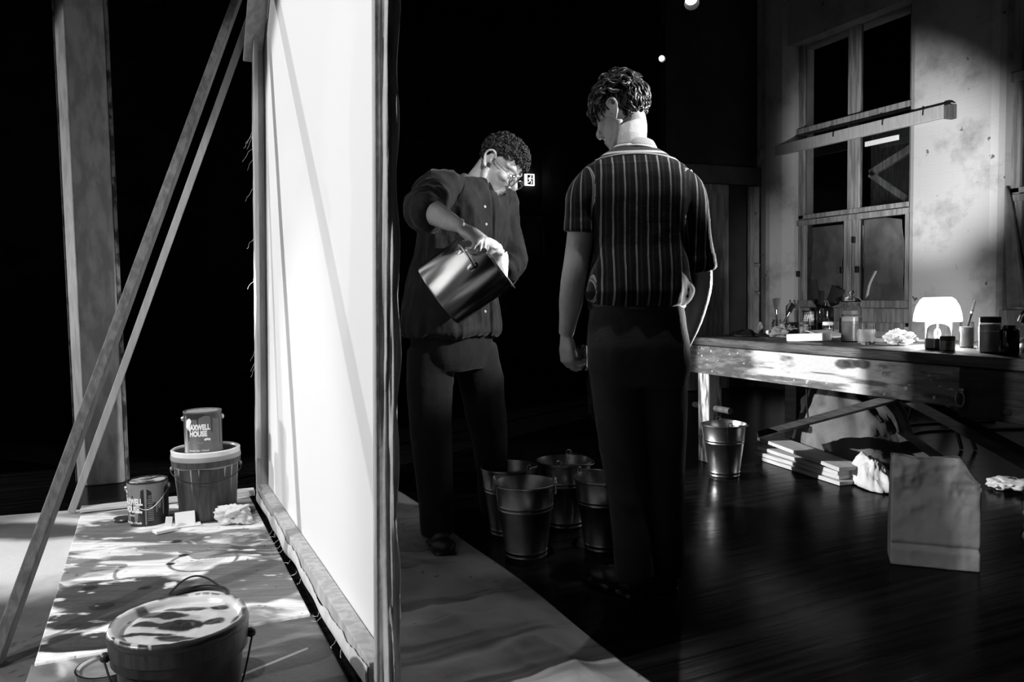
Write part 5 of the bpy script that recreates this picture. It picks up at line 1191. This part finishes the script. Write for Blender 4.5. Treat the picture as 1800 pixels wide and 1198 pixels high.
# collar: stand and fold
N_ = 15; low, high, flp = [], [], []
for k in range(N_):
    a_ = math.radians(-215+250*k/(N_-1)); ca, sa = math.cos(a_), math.sin(a_)
    low.append((.028+.062*ca, .024+.062*sa, 1.515+.004*sa)); high.append((.030+.056*ca, .028+.056*sa, 1.566-.014*sa+.002*ca)); flp.append((.030+.080*ca, .026+.082*sa, 1.518-.012*sa-.004*ca))
col = band('collar', low, high, .003, mat('pale_collar', .34, .85, noise_amt=.2, scale=20), sh2, flp)
bm = NB(); tube(bm, [Vector(p) for p in flp], .0028, 6, 3); obj('collar_piping', bm, 'ink_white', col)
# trousers
tr = NB()
loft(tr, [(.026, 0, 1.015, .155, .108, 0), (.028, 0, .95, .164, .118, 0), (.031, -.004, .87, .172, .128, 0), (.034, -.002, .79, .172, .120, 0), (.036, 0, .74, .160, .10, 0)], 40, 3)
tube(tr, [(-.045, 0, .82), (-.04, 0, .70), (-.026, .0, .53), (-.010, .004, .38), (.0, .004, .25), (.008, .0, .12), (.012, -.004, .055)], [.090, .088, .078, .072, .069, .066, .065], 24, 3)
tube(tr, [(.112, .01, .82), (.114, .02, .70), (.117, .03, .53), (.121, .038, .38), (.123, .042, .25), (.127, .046, .12), (.13, .05, .055)], [.090, .086, .076, .070, .067, .064, .063], 24, 3)
me = fuse(tr, .0075, 5); wrinkle(me, .016, (5, 5, 3.6), 8, lambda a: np.where(a[:, 2] < .35, 1.3, .8), .2); tro = obj('trousers', me, 'trouser_olive', P2, angle=180)
bm = NB(); lathe(bm, [(.0, .0)], 4) if 0 else None
rg_ = [V(.026+.161*math.cos(k*math.pi/24), .113*math.sin(k*math.pi/24), 1.005) for k in range(48)]
tube(bm, rg_, .006, 8, closed=True); bmesh.ops.scale(bm, vec=(1, 1, 2.4), space=Matrix.Translation((0, 0, -1.005)), verts=bm.verts); obj('belt', bm, 'shoe', P2)
for hl, te in (((.012, -.05, 0), (-.115, .16, 0)), ((.13, .0, 0), (.175, .26, 0))):
    bm = NB(); shoe(bm, hl, te); obj('shoe', fuse(bm, .005, 3), 'shoe', P2)
# glass in his left hand
q = HL @ V(.0, .090, -.046); gl = thing('drinking_glass', 'small clear glass held in the young man\'s left hand', 'glass', tuple(Matrix.Translation((1.486, 2.297, 0)) @ Matrix.Rotation(-PSI, 4, 'Z') @ q))
gl.rotation_euler = (R(6), R(-4), -PSI)
bm = NB(); lathe(bm, [(0, -.04), (.026, -.04), (.028, -.036), (.032, .045), (.030, .045), (.0262, -.030), (0, -.032)], 28); obj('glass_body', bm, 'glass', gl)

# ================= man tipping the pot
P1 = thing('person', 'older bespectacled man in dark work shirt bending over a big tilted pot', 'person', (1.076, 3.152, 0), -PSI)
hc = V(.292, -.005, 1.572); x_, y_, z_ = basis((.64, -.36, -.68), (.62, -.12, .74)); H1 = frame4(hc, x_, y_, z_)
body = NB(); merge(body, head_mesh(1.06, 1.02), H1)
tube(body, [H1 @ V(0, -.035, .0), H1 @ V(0, -.03, -.065), (.20, .01, 1.50), (.155, .02, 1.42)], [.056, .054, .060, .085], 20, 3)
YAW = math.atan2(-.77, -.64)          # shoulder axis
loft(body, [(.08, .03, .88, .15, .10, YAW), (.09, .03, 1.1, .14, .10, YAW), (.125, .02, 1.3, .155, .105, YAW), (.15, .02, 1.42, .14, .085, YAW), (.165, .015, 1.48, .07, .06, YAW)], 28, 3)
sR, eR, wR = V(.05, -.12, 1.455), V(.006, -.32, 1.368), V(.138, -.445, 1.300)
tube(body, [(.09, -.06, 1.45), sR, sR.lerp(eR, .5), eR, eR.lerp(wR, .3)+V(0, 0, .006), eR.lerp(wR, .7), wR, wR.lerp(wR+V(.02, 0, -.006), 1)], [.06, .054, .047, .045, .047, .037, .027, .026], 16, 3)
YR = V(.74, -.18, -.56).normalized(); ZR = V(.45, -.45, .76); ZR = (ZR-YR*ZR.dot(YR)).normalized(); XR = YR.cross(ZR)
HR = frame4(wR+V(.012, .002, -.004), XR, YR, ZR)
merge(body, hand_mesh(-1, ((48, 42, 18), (62, 58, 24), (68, 62, 26), (70, 62, 26)), spread=(7, 2, -3, -8), thumb=((.7, .5, -.5), (.3, .8, -.5), (.1, .8, -.6)), sc=1.06), HR)
sL, eL, wL = V(.275, .165, 1.455), V(.335, .11, 1.20), V(.235, -.02, 1.075)
tube(body, [(.22, .10, 1.45), sL, sL.lerp(eL, .5), eL, eL.lerp(wL, .5), wL], [.06, .053, .046, .042, .038, .027], 16, 3)
YL = (V(-.75, -.45, -.2)).normalized(); ZL = V(.2, -.2, -.9); ZL = (ZL-YL*ZL.dot(YL)).normalized(); XL = YL.cross(ZL)
merge(body, hand_mesh(1, ((15, 20, 12),)*4), frame4(wL, XL, YL, ZL))
for pts in ([(.0, -.04, .85), (-.02, -.04, .52), (-.01, -.045, .25), (.0, -.05, .08)], [(.155, .09, .85), (.205, .16, .52), (.228, .24, .25), (.238, .29, .08)]): tube(body, pts, [.08, .055, .047, .035], 16, 3)
me = fuse(body, .0040, 3); b1 = obj('body', me, 'skin_tan', P1)
# eyes and moustache shadow-free details
for s in (1, -1):
    bm = NB(); ell(bm, H1 @ V(s*.031, .0745, .002), .0105, sub=3); obj('eye', bm, 'ink_white', P1)
def reg1(p):
    if p.y > .03: return p.z > .060
    if p.y > -.03: return p.z > .034+.2*max(0, p.y)
    return p.z > -.045
hb = hair_base(H1, reg1, (0, -.010, .042), (.078, .104, .086))
hair_clumps(hb, H1, 15, 1500, lambda p, d, r: reg1(p), lambda p, d: .034 if p.z > .02 else .018, .0034, lambda p, d: V(noise.noise(p*60)*2, noise.noise(p*60+V(5, 0, 0))*2, noise.noise(p*60+V(0, 7, 0))*2), 2.6, lift=.012, tip=-.006, freq=1.6, base=(0, -.010, .042), rx=(.078, .104, .086), flat=.8)
obj('hair', hb, 'hair_curl', P1, angle=180)
# spectacles
gl = bpy.data.objects.new('spectacles', None); COL.objects.link(gl); gl.parent = P1
for s in (1, -1):
    c_ = V(s*.034, .104, -.004); ring = [H1 @ (c_+V(.0235*math.cos(k*.3927), -.004*abs(math.cos(k*.3927))*s*math.cos(k*.3927)*s, .021*math.sin(k*.3927))) for k in range(16)]
    bm = NB(); tube(bm, ring, .0017, 8, closed=True); obj('lens_rim', bm, 'steel', gl)
    bm = NB(); tube(bm, [H1 @ (c_+V(s*.0235, -.003, .004)), H1 @ V(s*.070, .082, .004), H1 @ V(s*.079, .02, .006), H1 @ V(s*.080, -.012, .016), H1 @ V(s*.078, -.03, .0)], .0015, 8, 4); obj('temple_arm', bm, 'steel', gl)
    bm = NB(); cc = [bm.verts.new(H1 @ (c_+V(.0228*math.cos(k*.3927), 0, .0203*math.sin(k*.3927)))) for k in range(16)]; bm.faces.new(cc); o = obj('lens', bm, 'glass', gl, smooth=False); sd = o.modifiers.new('s', 'SOLIDIFY'); sd.thickness = .0012
bm = NB(); tube(bm, [H1 @ V(-.0115, .105, .003), H1 @ V(0, .111, .009), H1 @ V(.0115, .105, .003)], .0016, 8, 4); obj('bridge', bm, 'steel', gl)
# shirt
shirt = NB()
loft(shirt, [(.072, .01, .895, .205, .165, YAW), (.074, .01, .96, .20, .16, YAW), (.08, .015, 1.05, .192, .150, YAW), (.095, .015, 1.15, .188, .145, YAW), (.115, .01, 1.25, .190, .142, YAW), (.13, .01, 1.34, .192, .135, YAW), (.145, .012, 1.42, .18, .118, YAW), (.16, .012, 1.465, .14, .095, YAW), (.175, .01, 1.50, .085, .075, YAW)], 44, 4)
tube(shirt, [(.085, -.055, 1.445), sR, sR.lerp(eR, .45), sR.lerp(eR, .85), eR+V(.004, .0, -.002), eR.lerp(wR, .22)], [.078, .074, .066, .058, .056, .053], 24, 4)
tube(shirt, [eR.lerp(wR, .10), eR.lerp(wR, .27)], [.057, .058], 24, 2)
tube(shirt, [(.23, .10, 1.44), sL, sL.lerp(eL, .5), eL, eL.lerp(wL, .35), eL.lerp(wL, .45)], [.08, .070, .060, .056, .052, .055], 24, 4)
me = fuse(shirt, .0052, 5)
wrinkle(me, .060, (9, 9, 2.4), 23, None, .10); wrinkle(me, .010, (11, 11, 4.5), 29, None, .0)
a = coords(me).astype(np.float64); n_ = normals(me)
fd = V(.77, -.64, 0)
# the front opening: a shallow groove down the placket
s_ = (a[:, 0]-(.145+.0*a[:, 2]))*(-.64)+(a[:, 1]-.01)*(-.77); fr_ = (a[:, 0]-.1)*.77+(a[:, 1]-.01)*(-.64)
gv = np.exp(-((s_+.012)/.006)**2)*(fr_ > .05); setco(me, a-n_*(gv*.010)[:, None])
sh1 = obj('shirt', me, 'denim', P1, angle=180)
bv = BVHTree.FromPolygons([v.co.copy() for v in me.vertices], [tuple(p.vertices) for p in me.polygons])
dirf = V(.77, -.64, 0); sx_ = V(-.64, -.77, 0)
for z in (1.40, 1.33, 1.26, .98):
    h_ = bv.ray_cast(V(.13, .01, z)+sx_*.014+dirf*.6, -dirf)
    if h_[0]:
        q = h_[1].to_track_quat('Z', 'Y').to_matrix().to_4x4(); q.translation = h_[0]
        bm = NB(); lathe(bm, [(0, .003), (.004, .003), (.0058, .0025), (.006, -.002), (0, -.002)], 14, M4=q); obj('shirt_button', bm, 'ink_grey', sh1)
N_ = 17; low, high, flp = [], [], []; nb = V(.19, .005, 1.50); nu = V(.42, -.02, .9).normalized(); nf = V(.8, -.5, -.35); nf = (nf-nu*nf.dot(nu)).normalized(); ns_ = nu.cross(nf)
for k in range(N_):
    a_ = math.radians(28+304*k/(N_-1)); ca, sa = math.cos(a_), math.sin(a_); op = max(0, ca)
    low.append(nb+nf*.070*ca+ns_*.068*sa-nu*(.012+.03*op)); high.append(nb+nf*.064*ca+ns_*.063*sa+nu*(.040-.045*op)); flp.append(nb+nf*(.084*ca+.02*op)+ns_*.090*sa-nu*(.014+.055*op))
band('collar', low, high, .003, mat('work_shirt_collar', .14, .85, noise_amt=.2, scale=20), sh1, flp)
bm = NB(); ell(bm, nb+nf*.045-nu*.02, (.03, .03, .04)); obj('undershirt', bm, 'white', P1)
# trousers and shoes
tr = NB()
loft(tr, [(.078, .015, 1.0, .165, .125, YAW), (.078, .015, .9, .180, .14, YAW), (.082, .02, .80, .178, .135, YAW), (.088, .025, .74, .165, .11, YAW)], 40, 3)
tube(tr, [(.0, -.045, .82), (-.014, -.05, .68), (-.016, -.05, .53), (-.008, -.05, .36), (.0, -.05, .2), (.004, -.05, .06)], [.098, .090, .082, .072, .066, .064], 24, 3)
tube(tr, [(.165, .08, .82), (.19, .12, .68), (.207, .165, .53), (.222, .215, .36), (.232, .26, .2), (.238, .295, .06)], [.098, .092, .084, .074, .068, .066], 24, 3)
me = fuse(tr, .0075, 5); wrinkle(me, .020, (5, 5, 3.4), 28, None, .2); obj('trousers', me, 'trouser', P1, angle=180)
for hl, te in (((-.02, .02, .004), (.055, -.20, .004)), ((.215, .31, .004), (.375, .25, .004))):
    bm = NB(); shoe(bm, hl, te, .05); obj('shoe', fuse(bm, .005, 3), 'shoe', P1)

# ================= the big pot in his hands
W1 = Matrix.Translation((1.076, 3.152, 0)) @ Matrix.Rotation(-PSI, 4, 'Z')
ax = V(.82, -.03, .572).normalized()
pc = V(.052, -.30, 1.044)
xx = ax.cross(V(0, -1, 0)).normalized(); yy = ax.cross(xx)
PM = W1 @ frame4(pc, xx, yy, ax)
pot = thing('stock_pot', 'large shiny steel pot held tilted in front of the older man', 'pot', (0, 0, 0)); pot.matrix_world = PM
rP, hP = .134, .253
bm = NB(); lathe(bm, [(0, 0), (rP-.01, 0), (rP-.003, .003), (rP, .010), (rP, hP-.006), (rP+.012, hP), (rP+.012, hP+.002), (rP-.002, hP-.002), (rP-.004, .012), (rP-.012, .006), (0, .005)], 72); obj('pot_body', bm, 'steel', pot)
# side loop handle facing the viewer's upper side
dh = (frame4((0, 0, 0), xx, yy, ax).inverted() @ V(-.20, -.94, .28)); ah = math.atan2(dh.y, dh.x)
for (s0, nm) in ((0, 'near'), (math.pi, 'far')):
    th0 = ah+s0; zc = hP-.076
    def on(th, z, off=0.): return V((rP+off)*math.cos(th), (rP+off)*math.sin(th), z)
    bm = NB(); w_ = .041/rP
    tube(bm, [on(th0-w_, zc, .004), on(th0-w_, zc+.004, .02), on(th0-w_*.8, zc+.01, .042), on(th0, zc+.012, .05), on(th0+w_*.8, zc+.01, .042), on(th0+w_, zc+.004, .02), on(th0+w_, zc, .004)], .0042, 10, 4)
    hd = obj('pot_handle', bm, 'steel', pot)
    for sg in (-1, 1):
        bm = NB(); c0 = on(th0+sg*w_, zc, .001); q = Matrix.Rotation(th0+sg*w_, 3, 'Z'); ell(bm, c0, (.004, .014, .024), q, 2); obj('handle_plate', bm, 'steel', hd)
        for dz in (-.012, .012):
            bm = NB(); ell(bm, on(th0+sg*w_, zc+dz, .004), (.004, .005, .005), q, 2); obj('rivet', bm, 'galv', hd)
# white cloth spilling from the pot mouth
n = 60; U, T_ = np.meshgrid(np.linspace(0, 2*math.pi, n), np.linspace(0, 1, 26))
k_ = ridge(np.stack([np.cos(U).ravel()*1.6, np.sin(U).ravel()*1.6, T_.ravel()*1.6], 1), 91, 4).reshape(U.shape)
rr = .112*np.cos(T_*1.45)*(1+.28*(k_-.5))+.002; zz = hP-.055+.092*np.sin(T_*1.5)*(.75+.5*k_)
A = np.stack([rr*np.cos(U)*.9+xx.x*0-.0, rr*np.sin(U)*.9, zz], 2); A[:, -1] = A[:, 0]
o = grid_sheet('pot_cloth', 'rag', A, thick=.002); o.matrix_world = PM; tag(o, 'white crumpled cloth bulging out of the tilted pot mouth', 'cloth')
